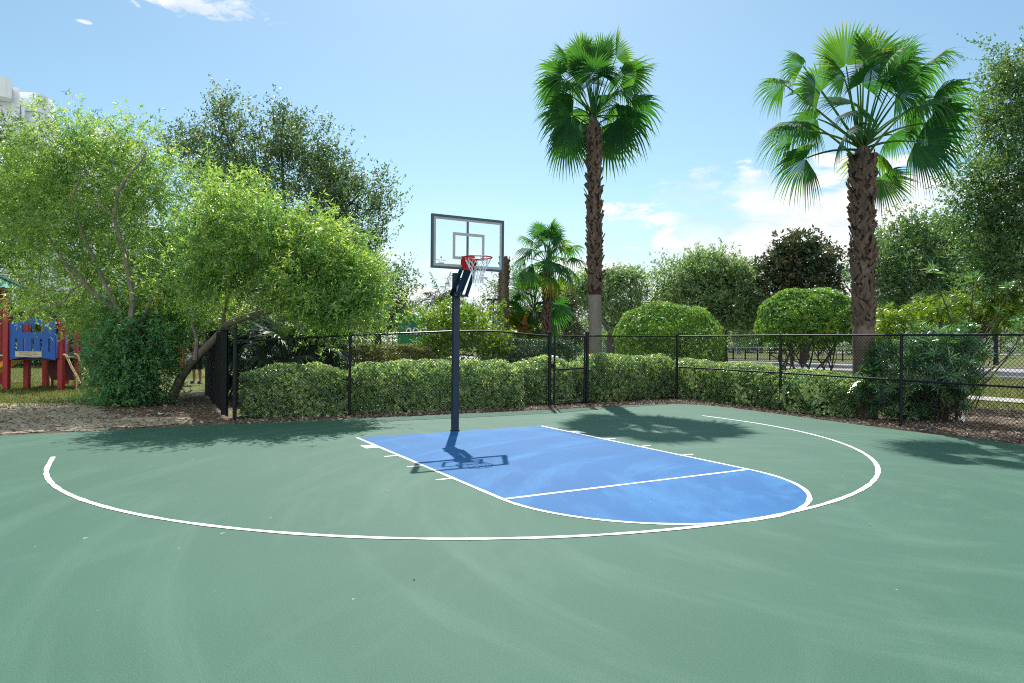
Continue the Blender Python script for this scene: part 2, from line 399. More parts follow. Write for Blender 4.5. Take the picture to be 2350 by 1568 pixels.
court_edge = [(-40, 2.72), (-3.6, 3.02), (-1.1, 2.72), (3.5, 2.62), (6.2, 2.72)]+[(7.2, 2.62), (7.8, 2.32), (8.2, 1.6), (8.1, .6), (8.02, -.66), (7.78, -3), (7.66, -4.7), (7.66, -40)]+[(-40, -40)]
ce = [(-40, 2.72)]+list(map(tuple, smooth_poly([(-40, 2.72), (-7, 2.72), (-3.6, 3.0), (-1.1, 2.8), (3.5, 2.64), (6.4, 2.72), (7.4, 2.6), (8.0, 2.2), (8.25, 1.4), (8.06, -.66), (7.78, -3), (7.68, -4.7), (7.66, -40)], 3)[:-8]))
ce = [p for p in ce if p[0] > -39.9 and p[1] > -39.5]
ce = [(-40, 2.72)]+ce+[(7.66, -40), (-40, -40)]
mb = MB(); mb.prism(ce[::-1], -.06, 0.0); structure('court_surface', mb, MT['court'])
HW, LK, RA, YC, X0 = 1.83, 5.097, 6.10, .796, .034
KEYP = [(X0-HW, 0), (X0+HW, 0)]+[(X0+HW*math.cos(a), -LK-HW*math.sin(a)) for a in np.linspace(0, PI, 49)]
flat('painted_key', KEYP[::-1], .002, MT['key'])
def stripe(name, pts, w, z=.008):
    P = np.array(pts, float); T = np.gradient(P, axis=0); T /= np.linalg.norm(T, axis=1)[:, None]; N = np.stack([-T[:, 1], T[:, 0]], 1)
    g = np.random.default_rng(len(P)); j = g.normal(0, .0028, (len(P), 1))
    v = np.concatenate([P+N*(w/2+j), P-N*(w/2+j)]); n = len(P)
    mb = MB(); mb.add([(a, b, z) for a, b in v], [(i, n+i, n+i+1, i+1) for i in range(n-1)]); return structure(name, mb, MT['line'])
LW = .051
lane = [(X0-HW, y) for y in np.linspace(0, -LK, 24)]+[(X0-HW*math.cos(a), -LK-HW*math.sin(a)) for a in np.linspace(.02, PI-.02, 80)]+[(X0+HW, y) for y in np.linspace(-LK, 0, 24)]
stripe('painted_lane_line', lane, LW, .004)
stripe('painted_free_throw_line', [(x, -LK) for x in np.linspace(X0-HW+LW/2, X0+HW-LW/2, 12)], LW, .0045)
arc = [(X0-RA, y) for y in np.linspace(0, -YC, 5)][:-1]+[(X0-RA*math.cos(a), -YC-RA*math.sin(a)) for a in np.linspace(0, PI, 160)]+[(X0+RA, y) for y in np.linspace(-YC, 0, 5)][1:]
stripe('painted_three_point_line', arc, .058, .0049)
for sx in (-1, 1):
    xo = X0+sx*(HW+LW/2)
    for yy, w in ((-1.05, .30), (-2.02, LW), (-2.92, LW), (-3.86, LW)):
        mb = MB(); a, b = sorted((xo, xo+sx*.195))
        mb.add([(a, yy-w/2, .0036), (b, yy-w/2, .0036), (b, yy+w/2, .0036), (a, yy+w/2, .0036)], [(0, 1, 2, 3)])
        structure('painted_lane_mark', mb, MT['line'])
# --- pavement, roads, kerbs beyond the fence
def strip(name, a, b, z, m):
    P = list(map(tuple, a))+list(map(tuple, b))[::-1]; return flat(name, [(p[0], p[1]) for p in P], z, m)
def bez(p, n=20):
    P = np.array(p, float); k = np.linspace(0, 1, len(P)); t = np.linspace(0, 1, n)
    q = np.stack([np.interp(t, k, P[:, i]) for i in (0, 1)], 1)
    for _ in range(3): q[1:-1] = (q[:-2]+q[1:-1]*2+q[2:])/4
    return q
side_n = bez([(17.0, -30), (17.3, -6), (17.4, -1), (17.1, 6), (16.2, 14), (13.5, 26), (6, 40)], 30)
def offs(q, d):
    T = np.gradient(q, axis=0); T /= np.linalg.norm(T, axis=1)[:, None]; return q+np.stack([T[:, 1], -T[:, 0]], 1)*d
strip('sidewalk', side_n, offs(side_n, 1.7), -.02, MT['concrete'])
road_n = bez([(33.5, -60), (33.6, -10), (33.4, 6), (31.6, 19), (26.5, 31), (18.5, 41), (3, 49), (-14, 51), (-40, 50), (-120, 48)], 60)
road_f = offs(road_n, 17.0)
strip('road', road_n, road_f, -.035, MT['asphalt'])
for nm, q, d0 in (('kerb', road_n, -.25), ('kerb', road_f, .0)):
    a, b = offs(q, d0), offs(q, d0+.25); n = len(a); mb = MB()
    v = [(p[0], p[1], -.06) for p in a]+[(p[0], p[1], .07) for p in a]+[(p[0], p[1], .07) for p in b]+[(p[0], p[1], -.06) for p in b]
    mb.add(v, [(k*n+i, k*n+i+1, ((k+1) % 4)*n+i+1, ((k+1) % 4)*n+i) for k in range(4) for i in range(n-1)]); structure(nm, mb, MT['concrete'])
for d0 in (8.3, 8.7):
    strip('painted_centre_line', offs(road_n, d0), offs(road_n, d0+.14), -.028, MT['yellow'])
far_n = bez([(150, -60), (128, 20), (112, 62), (86, 108), (40, 150), (-60, 165), (-200, 165)], 50)
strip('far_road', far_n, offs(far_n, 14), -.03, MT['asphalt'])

# ================================================================== basketball hoop
hoop = thing('basketball_hoop', 'navy pole basketball hoop with glass backboard, red rim and white net on the blue key', 'basketball hoop', (.04, .05, 0))
px, py = .04, .05
mb = MB(); s = .058; c = .012
poly = [(-s+c, -s), (s-c, -s), (s, -s+c), (s, s-c), (s-c, s), (-s+c, s), (-s, s-c), (-s, -s+c)]
mb.prism([(px+a, py+b) for a, b in poly], .0, 2.86); mb.prism([(px+a*1.03, py+b*1.03) for a, b in poly], 2.861, 2.875)
mb.build('pole', MT['navy'], hoop)
mb = MB(); mb.prism([(px+a*1.25, py+b*1.25) for a, b in poly], .0, .022); mb.build('base_collar', MT['navy'], hoop)
BX, BY, BZ0, BZ1, BWD = -.045, -.62, 2.875, 3.785, 1.385
# arms of the height adjuster: two parallel pairs
for sx in (-1, 1):
    x = px+sx*.085
    mb = MB(); mb.bar((x, py+.03, 2.47), (x, BY+.13, 3.06), .028, .062, (1, 0, 0)); mb.build('arm', MT['navy'], hoop)
    mb = MB(); mb.bar((x*1.0, py-.25, 2.45), (x, BY+.075, 2.91), .028, .058, (1, 0, 0)); mb.build('arm', MT['navy'], hoop)
mb = MB()
for sx in (-1, 1): mb.bar((px+sx*.062, py+.045, 2.46), (px+sx*.062, py-.28, 2.45), .012, .05, (1, 0, 0))
mb.box((px, py-.26, 2.45), (.16, .02, .03)); mb.box((px, py-.085, 2.60), (.10, .05, .30)); mb.box((px, py-.115, 2.77), (.16, .03, .03))
mb.build('adjuster_bracket', MT['navy'], hoop)
for sx in (-1, 1):
    for yy, zz in ((0.02, 2.47), (-.25, 2.46), (BY+.10-py, 2.90), (BY+.14-py, 3.05)):
        mb = MB(); mb.tube([(px+sx*.098, py+yy, zz), (px+sx*.118, py+yy, zz)], .016, 6); mb.build('bolt', MT['steel'], hoop)
mb = MB(); mb.tube([(px+.01, py-.12, 2.55), (px+.01, BY+.17, 3.02)], [.03, .022], 8); mb.build('strut', MT['black'], hoop, smooth=True)
st = MB().add([(px-.038, py-.1125, 2.50), (px+.038, py-.1125, 2.50), (px+.038, py-.1125, 2.66), (px-.038, py-.1125, 2.66)], [(0, 1, 2, 3)]).build('warning_sticker', MT['paper'], hoop)
MB().add([(px-.037, py-.115, 2.635), (px+.037, py-.115, 2.635), (px+.037, py-.115, 2.659), (px-.037, py-.115, 2.659)], [(0, 1, 2, 3)]).build('sticker_stripe', MT['orange'], st)
mb = MB(); mb.tube([(px-.15, BY+.10, 3.07), (px+.12, BY+.10, 3.07)], .028, 8); mb.box((px-.03, BY+.08, 3.07), (.10, .07, .05))
mb.box((BX+.01, BY+.06, 2.99), (.22, .05, .24)); mb.build('mounting_plate', MT['black'], hoop, smooth=True)
# backboard
fr = .034; mb = MB(); x0, x1 = BX-BWD/2, BX+BWD/2; D = .05
for za, zb in ((BZ0, BZ0+fr), (BZ1-fr, BZ1)): mb.box((BX, BY, (za+zb)/2), (BWD, D, fr))
for xa in (x0+fr/2, x1-fr/2): mb.box((xa, BY, (BZ0+BZ1)/2), (fr, D, BZ1-BZ0-2*fr-.0005))
bf = mb.build('backboard_frame', MT['frame'], hoop)
gm, gnt, gout = new_mat('clear_acrylic')
tb = gnt.nodes.new('ShaderNodeBsdfTransparent'); tb.inputs[0].default_value = (.965, .98, .985, 1)
gb = gnt.nodes.new('ShaderNodeBsdfGlossy'); gb.inputs['Roughness'].default_value = .03
gx = gnt.nodes.new('ShaderNodeMixShader'); gx.inputs[0].default_value = .035; gnt.links.new(tb.outputs[0], gx.inputs[1]); gnt.links.new(gb.outputs[0], gx.inputs[2]); gnt.links.new(gx.outputs[0], gout.inputs[0])
MT['acrylic'] = gm
mb = MB(); mb.box((BX, BY, (BZ0+BZ1)/2), (BWD-2*fr-.002, .012, BZ1-BZ0-2*fr-.002)); gp = mb.build('glass_panel', gm, hoop)
def ringrect(cx, cz, w, h, t, y):
    mb = MB(); 
    for za in (cz-h/2+t/2, cz+h/2-t/2): mb.box((cx, y, za), (w, .002, t))
    for xa in (cx-w/2+t/2, cx+w/2-t/2): mb.box((xa, y, cz), (t, .002, h-2*t-.0005))
    return mb
pm, pnt, pout = new_mat('translucent_white_paint')
pb = bsdf(pnt, None, (.62, .60, .57), .6, .3); pt = pnt.nodes.new('ShaderNodeBsdfTranslucent'); pt.inputs[0].default_value = (.35, .34, .32, 1)
pmx = pnt.nodes.new('ShaderNodeMixShader'); pmx.inputs[0].default_value = .3; pnt.links.new(pb.outputs[0], pmx.inputs[1]); pnt.links.new(pt.outputs[0], pmx.inputs[2]); pnt.links.new(pmx.outputs[0], pout.inputs[0])
zc = (BZ0+BZ1)/2
ringrect(BX, zc, BWD-2*fr-.004, BZ1-BZ0-2*fr-.004, .045, BY-.0085).build('painted_border', pm, gp)
ringrect(BX+.005, 3.275, .61, .46, .05, BY-.0085).build('painted_square', pm, gp)
mb = MB(); mb.box((BX, BY+.03, 3.42), (.034, .022, BZ1-fr-3.42+3.42-3.06)); mb.build('back_support_bar', MT['navy'], hoop)
# lettering on the glass
def text_mesh(name, body, size, org, axu, axv, m, parent, ext=.0004, shear=0.0):
    cu = bpy.data.curves.new(name, 'FONT'); cu.body = body; cu.size = size; cu.align_x = 'CENTER'; cu.extrude = ext; cu.shear = shear; cu.resolution_u = 3
    to = bpy.data.objects.new(name, cu); COL.objects.link(to)
    dg = bpy.context.evaluated_depsgraph_get(); dg.update()
    me = bpy.data.meshes.new_from_object(to.evaluated_get(dg)); bpy.data.objects.remove(to)
    axu, axv, org = [np.array(q, float) for q in (axu, axv, org)]; axn = np.cross(axu, axv)
    co = np.empty(len(me.vertices)*3, np.float32); me.vertices.foreach_get('co', co); co = co.reshape(-1, 3)
    co = org+co[:, :1]*axu+co[:, 1:2]*axv+co[:, 2:3]*axn
    me.vertices.foreach_set('co', co.astype(np.float32).ravel()); me.update()
    return link(name, me, m, parent)
yl = BY-.0105; sx = x0+fr+.045+.10
text_mesh('lettering', 'First Team', .042, (sx, yl, BZ0+.125), (1, 0, 0), (0, 0, 1), MT['inkblue'], gp, .0006, .15)
mb = MB(); mb.slab([(-.02, 0), (0, -.018), (.02, 0), (0, .018)], (1, 0, 0), (0, 0, 1), (0, -1, 0), (sx, yl+.001, BZ0+.185), .001); mb.build('logo_diamond', MT['inkred'], gp)
mb = MB()
for dz, w in ((.105, .13), (.092, .09), (.082, .10)): mb.box((sx, yl, BZ0+dz), (w, .001, .0055))
mb.build('small_print', MT['inkblue'], gp)
# rim, housing, net
RX, RY, RZ, RR = BX-.005, BY-.385, 3.052, .2286
mb = MB(); mb.box((RX, BY-.045, 2.985), (.20, .055, .24)); mb.box((RX, BY-.10, 3.035), (.19, .10, .05)); mb.box((RX, BY-.018, 2.99), (.24, .012, .20))
mb.slab([(0, 0), (.12, .0), (.12, -.03), (0, -.13)], (0, -1, 0), (0, 0, 1), (1, 0, 0), (RX-.085, BY-.07, 3.012), .008); mb.slab([(0, 0), (.12, .0), (.12, -.03), (0, -.13)], (0, -1, 0), (0, 0, 1), (1, 0, 0), (RX+.077, BY-.07, 3.012), .008)
mb.build('rim_housing', MT['red'], hoop)
def circ(z, r, n=48, a0=0.0): return [(RX+r*math.cos(a0+2*PI*i/n), RY+r*math.sin(a0+2*PI*i/n), z) for i in range(n)]
mb = MB(); p = circ(RZ, RR+.008); mb.tube(p+p[:1], .0115, 8, cap=False)
p = circ(RZ-.022, RR+.004, 48); 
for a in (math.radians(58), math.radians(122)):
    mb.tube([(RX+(RR+.008)*math.cos(a), RY+(RR+.008)*math.sin(a), RZ-.005), (RX+.085*np.sign(math.cos(a)), BY-.10, RZ-.03)], .008, 6)
hk = [(RX+(RR)*math.cos(2*PI*(i+.5)/12), RY+RR*math.sin(2*PI*(i+.5)/12)) for i in range(12)]
rim = mb.build('rim', MT['red'], hoop, smooth=True)
for x, y in hk:
    mb = MB(); mb.tube([(x, y, RZ-.006), (x+(RX-x)*.03, y+(RY-y)*.03, RZ-.026), (x+(RX-x)*.09, y+(RY-y)*.09, RZ-.02)], .004, 5); mb.build('net_hook', MT['red'], rim)
mb = MB(); NR = 12
levels = [(RZ-.032, .222), (RZ-.11, .180), (RZ-.19, .138), (RZ-.26, .105), (RZ-.33, .086), (RZ-.41, .084)]
g = np.random.default_rng(4)
def npt(k, j): 
    z, r = levels[k]; a = 2*PI*(j+.5*(k % 2 == 0))/NR; q = g.normal(0, .004, 3)
    return (RX+r*math.cos(a)+q[0], RY+r*math.sin(a)+q[1], z+q[2])
NP = [[npt(k, j) for j in range(NR)] for k in range(len(levels))]
for k in range(len(levels)-1):
    for j in range(NR):
        a = NP[k][j]; o = 1 if k % 2 == 0 else -1
        for jj in (j, (j+o) % NR):
            b = NP[k+1][jj]; m_ = tuple((np.array(a)+np.array(b))/2+np.array((0, 0, -.006)))
            mb.tube([a, m_, b], .0042 if k else .0052, 5, cap=False)
for j in range(NR):
    mb.ball(NP[1][j], .0075, 5, 4)
    a = NP[-1][j]; mb.tube([a, (a[0], a[1], a[2]-.018)], .006, 5)
mb.build('net', MT['net'], hoop, smooth=True)

# ================================================================== chain link fences
def fence(name, label, P, tops, posts, mid=None, bottom=None, gapbottom=.05, group=None, screen=False, capped=True, toprail=True, post_r=.030):
    P = np.array(P, float); t = thing(name, label, 'fence', (P[0][0], P[0][1], 0), group)
    seg = np.linalg.norm(np.diff(P, axis=0), axis=1); S = np.concatenate([[0], np.cumsum(seg)]); Ltot = S[-1]
    pos = lambda s: np.array([np.interp(s, S, P[:, 0]), np.interp(s, S, P[:, 1])])
    ts, tz = zip(*tops); topz = lambda s: np.interp(s, ts, tz)
    for s, h, r in posts:
        q = pos(s); mb = MB(); mb.tube([(q[0], q[1], -.05), (q[0], q[1], h)], r, 10)
        for bz in np.linspace(.25, h-.3, 4): mb.tube([(q[0], q[1], bz), (q[0], q[1], bz+.02)], r+.006, 10)
        po = mb.build('post', MT['black'], t, smooth=True)
        mb = MB(); mb.ball((q[0], q[1], h+.008), (r*1.18, r*1.18, r*1.1), 10, 6); mb.build('post_cap', MT['black'], po, smooth=True)
    if toprail:
        ss = np.unique(np.concatenate([np.linspace(0, Ltot, 60), S])); mb = MB()
        mb.tube([(*pos(s), topz(s)) for s in ss], .021, 8); mb.build('top_rail', MT['black'], t, smooth=True)
    if mid is not None:
        for s0, s1 in mid[1]:
            ss = np.unique(np.concatenate([np.linspace(s0, s1, 20), S[(S > s0) & (S < s1)]])); mb = MB()
            mb.tube([(*pos(s), mid[0]) for s in ss], .021, 8); mb.build('mid_rail', MT['black'], t, smooth=True)
    mb = MB(); pitch = .074; ht = max(tz)
    for sg in (1, -1):
        for k in np.arange(-ht, Ltot+ht, pitch):
            # wire runs s = k + sg*z ; clip to the panel
            zs = np.linspace(gapbottom, ht-.02, 7)
            s_ = (k+zs) if sg == 1 else (k+ht-zs)
            ok = (s_ >= 0) & (s_ <= Ltot) & (zs <= topz(s_))
            if ok.sum() < 2: continue
            idx = np.where(ok)[0]; a, b = idx[0], idx[-1]
            za, zb = zs[a], zs[b]
            # extend to the clip limits
            if sg == 1:
                za = max(gapbottom, -k); zb = min(ht-.02, Ltot-k, topz(s_[b]))
                pts = [(k+z, z) for z in (za, (za+zb)/2, zb)]
            else:
                zb = min(ht-.02, k+ht, topz(s_[b])); za = max(gapbottom, k+ht-Ltot)
                pts = [(k+ht-z, z) for z in (za, (za+zb)/2, zb)]
            if zb-za < .04: continue
            w3 = []
            for s, z in pts:
                q = pos(np.clip(s, 0, Ltot)); w3.append((q[0]+.002*sg, q[1]+.003*sg, z))
            mb.tube(w3, .0036, 3, cap=False)
    mb.build('wire_mesh', MT['black'], t)
    return t, pos, topz
tb_, posb, _ = fence('chain_link_fence', 'long black chain link fence run behind the hoop, left of the gate', [(-3.26, 3.45), (4.12, 3.22)],
      [(0, 1.60), (2.3, 1.74), (4.85, 1.87), (5.4, 1.885), (6.1, 1.87), (6.7, 1.82), (7.38, 1.78)], [(0.0, 1.86, .040), (2.33, 1.77, .03), (4.80, 1.86, .027), (7.38, 1.85, .045)])
mb = MB(); mb.tube([(-3.26+7.28*.999, 3.19, .1), (4.02, 3.19, 1.78)], .008, 6); mb.build('tension_bar', MT['black'], tb_)
# gate
gate = thing('gate', 'narrow black chain link gate with a crossbar, in the back fence', 'gate', (4.25, 3.25, 0))
ga, gb_ = np.array((4.27, 3.24)), np.array((5.35, 3.45))
gd = (gb_-ga)/np.linalg.norm(gb_-ga); GL = np.linalg.norm(gb_-ga)
mb = MB()
for s in (0, GL): q = ga+gd*s; mb.tube([(*q, .06), (*q, 1.80)], .024, 8)
for z in (.06, 1.79): mb.tube([(*ga, z), (*gb_, z)], .021, 8)
mb.build('gate_frame', MT['black'], gate, smooth=True)
mb = MB(); mb.tube([(*ga, .93), (*gb_, .95)], .021, 8); mb.build('crossbar', MT['black'], gate, smooth=True)
mb = MB()
for sg in (1, -1):
    for k in np.arange(-1.8, GL+1.8, .074):
        if sg == 1: z0, z1 = max(.08, -k), min(1.78, GL-k)
        else: z0, z1 = max(.08, k-GL), min(1.78, k)
        if z1-z0 < .05: continue
        w3 = []
        for z in (z0, z1):
            q = ga+gd*np.clip((k+z) if sg == 1 else (k-z), 0, GL); w3.append((*q, z))
        mb.tube(w3, .0036, 3, cap=False)
mb.build('wire_mesh', MT['black'], gate)
for z in (.35, 1.45): q = ga+gd*(GL+.05); mb = MB(); mb.box((*q, z), (.10, .07, .06)); mb.build('hinge', MT['black'], gate)
mb = MB(); q = ga-gd*.05; mb.box((*q, 1.02), (.13, .05, .12)); mb.ball((q[0], q[1]-.03, 1.06), .03); mb.build('latch', MT['black'], gate)
corner = np.array((9.03, 3.92))
fence('chain_link_fence', 'short black chain link fence run between the gate and the far corner', [(5.47, 3.50), tuple(corner)],
      [(0, 1.80), (3.6, 1.83)], [(0.0, 1.86, .045), (float(np.linalg.norm(corner-(5.47, 3.5)))-.0, 1.86, .038)])
rp = [tuple(corner+np.array((.03, -.06))), (8.81, .09), (8.47, -3.13), (8.2, -6.6), (8.0, -10)]
fence('chain_link_fence', 'right side black chain link fence with a mid rail, along the oleander bush', rp,
      [(0, 1.83), (3.8, 1.84), (7, 1.835), (20, 1.82)], [(3.80, 1.83, .03), (7.03, 1.83, .032), (10.5, 1.83, .03)], mid=(.92, [(0, 13.8)]))
# windscreened return on the left
sm, snt, sout = new_mat('black_windscreen_fabric')
v_ = coord(snt); sn = noise(snt, 26, 3, .7, v_); sr = ramp(snt, [(.60, 1.0), (.72, .25)], sn.outputs[0])
sb = bsdf(snt, None, (.008, .010, .012), .8, .2); stp = snt.nodes.new('ShaderNodeBsdfTransparent'); smx = snt.nodes.new('ShaderNodeMixShader')
w1 = snt.nodes.new('ShaderNodeMath'); w1.operation = 'MULTIPLY'; snt.links.new(sr.outputs[0], w1.inputs[0]); w1.inputs[1].default_value = .93
snt.links.new(w1.outputs[0], smx.inputs[0]); snt.links.new(stp.outputs[0], smx.inputs[1]); snt.links.new(sb.outputs[0], smx.inputs[2]); snt.links.new(smx.outputs[0], sout.inputs[0])
lf, posl, _ = fence('screened_fence', 'black fence wrapped in dark windscreen, running back from the left corner post', [(-3.36, 3.62), (-3.30, 5.0), (-3.18, 8), (-3.04, 10.9)],
      [(0, 1.84), (8, 1.86)], [(1.38, 1.86, .035), (4.2, 1.86, .03), (7.28, 1.88, .04)])
mb = MB()
ss = np.linspace(0.02, 7.2, 40)
vv = [(*(posl(s)+np.array((-.035+.008*math.sin(s*5), 0))), z) for s in ss for z in (.05, .6, 1.2, 1.80)]
mb.add(vv, [(i*4+k, (i+1)*4+k, (i+1)*4+k+1, i*4+k+1) for i in range(39) for k in range(3)])
mb.build('windscreen', sm, lf)

# ================================================================== hedges inside the fence line
def hedge(name, label, a, b, depth, h, mat, dens=290, ll=.068, lw=.029, K=7, r_end=.45, seed=1, core=(.02, .03, .015), group=None, wave=.02, hb=None, cat='hedge', bump=.085):
    a = np.array(a, float); b = np.array(b, float); L = np.linalg.norm(b-a); d = (b-a)/L; nrm = np.array((d[1], -d[0]))
    t = thing(name, label, cat, (a[0], a[1], 0), group)
    hb = h if hb is None else hb
    area = L*(2*h+depth)+2*depth*h; N = int(area*dens)
    g = np.random.default_rng(seed)
    u = g.uniform(-1, 1, (N*2, 3)); 
    # pick a face by area
    fa = np.array([L*h, L*h, L*depth, depth*h, depth*h]); k = g.choice(5, len(u), p=fa/fa.sum())
    u[k == 0, 1] = 1; u[k == 1, 1] = -1; u[k == 2, 2] = 1; u[k == 3, 0] = -1; u[k == 4, 0] = 1
    u = u[:N]; k = k[:N]
    s = (u[:, 0]*.5+.5)*L; top = np.interp(s/L, [0, 1], [h, hb]); z = (u[:, 2]*.5+.5)*top; w = u[:, 1]*depth/2
    # round the shoulders and ends
    ez = np.clip((z-(top-.28))/.28, 0, 1); es = np.clip(1-np.minimum(s, L-s)/r_end, 0, 1)
    w *= np.sqrt(1-.55*ez**2)*np.sqrt(1-.6*es**2); z -= .20*ez*es*top+.06*ez*np.abs(u[:, 1])**3
    lump = np.sin(s*3.1+seed)*np.sin(z*5.3+s)*.5+np.sin(s*7.3+z*4+seed*2)*.35+np.sin(w*9+s*2.1)*.3
    nv = np.stack([d[0]*np.where(k == 3, -1, np.where(k == 4, 1, 0))+nrm[0]*np.where(k == 0, 1, np.where(k == 1, -1, 0)),
                   d[1]*np.where(k == 3, -1, np.where(k == 4, 1, 0))+nrm[1]*np.where(k == 0, 1, np.where(k == 1, -1, 0)), np.where(k == 2, 1.0, .15)], 1)
    nv = unit(nv+np.stack([nrm[0]*u[:, 1]*ez*.8, nrm[1]*u[:, 1]*ez*.8, ez*.8], 1)+g.normal(0, .35, (N, 3)))
    off = lump*bump*np.where(k == 2, .45, 1.0)-g.exponential(.11, N)
    p = np.stack([a[0]+d[0]*s+nrm[0]*w, a[1]+d[1]*s+nrm[1]*w, z], 1)+nv*off[:, None]
    p[:, 2] = np.maximum(p[:, 2]*(1+wave*np.sin(s*2.3+seed)), .03)
    sh = np.clip(.45+.30*lump+g.normal(0, .24, N), 0, 1)
    v, f, r = rosettes(p, nv, K, ll, lw, .35, sh); v[:, 2] = np.maximum(v[:, 2], .006)
    link('foliage', quads('foliage', v, f, r), mat, t)
    # twiggy wood inside
    mb = MB()
    for i in range(int(L*9)):
        s0 = g.uniform(.2, L-.2); q = a+d*s0
        e = a+d*np.clip(s0+g.normal(0, .3), .1, L-.1)+nrm*g.normal(0, depth*.22)
        mb.tube(bend((*q, -.02), (*e, h*g.uniform(.6, .9)), .08, 5, seed*100+i), [.022, .018, .014, .009, .005], 5)
    mb.build('stems', MT['twig'], t)
    # dense inner leaves that close the view through
    M = int(L*h*depth*1100); q = g.uniform(0, 1, (M, 3)); s = .15+q[:, 0]*(L-.3); w = (q[:, 1]-.5)*depth*.62; z = .03+q[:, 2]*(np.minimum(h, hb)-.22)
    p = np.stack([a[0]+d[0]*s+nrm[0]*w, a[1]+d[1]*s+nrm[1]*w, z], 1)
    vi, fi = leaves(p, g.normal(0, 1, (M, 3)), g.normal(0, 1, (M, 3)), .085, .05)
    link('inner_leaves', quads('inner_leaves', vi, fi, g.uniform(0, .9, M)), mat, t)
    return t
hedge('hedge', 'rounded left end of the clipped hedge, beside the dark screened fence', (-3.02, 4.15), (-.82, 4.05), 1.15, 1.12, MT['hedge'], seed=2, r_end=.7, bump=.14)
hedge('hedge', 'clipped green hedge directly behind the hoop pole, inside the back fence', (-.86, 4.0), (3.55, 3.92), 1.15, 1.13, MT['hedge'], seed=3, hb=1.18)
hedge('hedge', 'small piece of hedge seen through the gate', (3.75, 4.45), (5.6, 4.6), 1.0, 1.20, MT['hedge'], seed=4, bump=.12)
hedge('hedge', 'clipped green hedge between the gate and the far corner post', (5.65, 4.35), (9.5, 4.75), 1.15, 1.26, MT['hedge'], seed=5)
hedge('hedge', 'low light-topped hedge right of the corner post, under the first panel of the side fence', (9.78, 4.9), (9.40, .55), 1.15, 1.12, MT['hedge'], seed=6, hb=1.05, bump=.12)
hedge('hedge', 'loose low hedge between the round stemmed shrub and the oleander', (9.42, .45), (9.2, -1.75), 1.15, 1.0, MT['hedge'], seed=7, hb=.95, bump=.18)
# ================================================================== broadleaf trees
def pl(pts, d):  # polyline seen at depth d (or per-point depth)
    return np.array([at(p[0], p[1], p[2] if len(p) > 2 else d) for p in pts])
def ground_start(pts):
    q = pts.copy(); q[0, 2] = min(q[0, 2], -.05); return q
def flower_spikes(lb, n, mat, parent, name='blossoms', size=.02, L=.14, K=14):
    c, o, _ = sample(lb, n, .85, .2); d = unit(o*.5+np.array((0, 0, .8))+rng.normal(0, .3, c.shape))
    v, f, r = twig_leaves(c, d, L, K, size, size*.8, 1.2, 0)
    link(name, quads(name, v, f, r), mat, parent)

# --- the two feathery trees at the left
A_l = lobes([(430, 715, .65, .5, .6, 18.6), (395, 770, .5, .55, .5, 18.8), (475, 715, .5, .4, .5, 18.4), (365, 700, .7, .5, .7), (175, 305, .6, .3, .6), (255, 345, .6, .45, .6), (155, 330, .75, .5, .8), (60, 410, 1.0, .75, 1.0), (200, 400, 1.1, .7, 1.1), (335, 350, .50, .55, .6), (320, 430, .9, .6, .9), (110, 500, 1.4, 1.0, 1.4), (270, 520, 1.5, 1.0, 1.4), (415, 440, .75, .6, .8),
             (460, 500, .7, .6, .8), (450, 570, .8, .6, .9), (430, 660, .85, .6, .9), (70, 545, .85, .5, 1.0), (215, 640, 1.4, .75, 1.3), (380, 600, 1.1, .8, 1.2), (95, 690, .55, .38, .6), (-40, 520, 1.2, 1.2, 1.2), (170, 715, .6, .32, .6), (260, 735, .6, .4, .6), (355, 735, .7, .5, .7)], 17.6)
bA = gnd(312, 17.8)
tA = make_tree('feathery_tree', 'large wispy light green tree spreading its thin limbs over the playground', 'tree', bA,
     ground_start(pl([(312, 960), (310, 900), (302, 820), (296, 760)], 17.8)), [.15, .11, .10], A_l, MT['chaste'], MT['bark_pale'], 760, 16, 18, .085, .020, L=.42, cr=.25, upb=.25, sag=.25, n_tw=70, rt=.012, seed=3, shell=.3, bump=.3,
     extra_trunks=[(pl([(300, 800), (288, 750), (256, 704), (208, 667), (175, 626), (154, 612), (120, 560), (90, 500)], 17.0), .075, .02), (pl([(296, 760), (305, 690), (288, 590), (262, 500), (270, 443), (291, 408), (318, 378), (337, 350)], 16.7), .07, .016),
                   (pl([(298, 770), (240, 650), (190, 540), (165, 454), (178, 427), (189, 390)], 16.8), .055, .012), (pl([(305, 790), (345, 690), (380, 620), (420, 540), (450, 470)], 16.9), .06, .015),
                   (pl([(190, 650), (162, 667), (148, 693), (119, 702), (70, 715)], 16.6), .024, .008), (pl([(262, 500), (230, 470), (215, 430)], 16.5), .024, .01)])
flower_spikes(A_l, 90, MT['lilac'], tA)
B_l = lobes([(555, 480, 0.68, 0.50, 0.72), (600, 560, 0.99, 0.68, 0.99), (690, 545, 0.90, 0.54, 0.90), (770, 590, 0.77, 0.50, 0.81), (825, 650, 0.50, 0.45, 0.63), (510, 590, 0.90, 0.68, 0.90), (640, 640, 0.99, 0.63, 0.99), (730, 670, 0.81, 0.54, 0.81), (795, 690, 0.63, 0.54, 0.72), (470, 640, 0.68, 0.63, 0.72), (730, 735, 0.45, 0.23, 0.45), (850, 690, 0.32, 0.32, 0.45)], 15.2)
tB_pts = pl([(388, 944, 17.75), (396, 910, 17.7), (418, 862, 17.6), (442, 830, 17.3), (472, 800, 17.0), (500, 771, 16.7), (525, 743, 16.4), (562, 729, 16.1), (600, 718, 15.9), (634, 709, 15.6)], 17); tB_pts[0, 2] = -.05
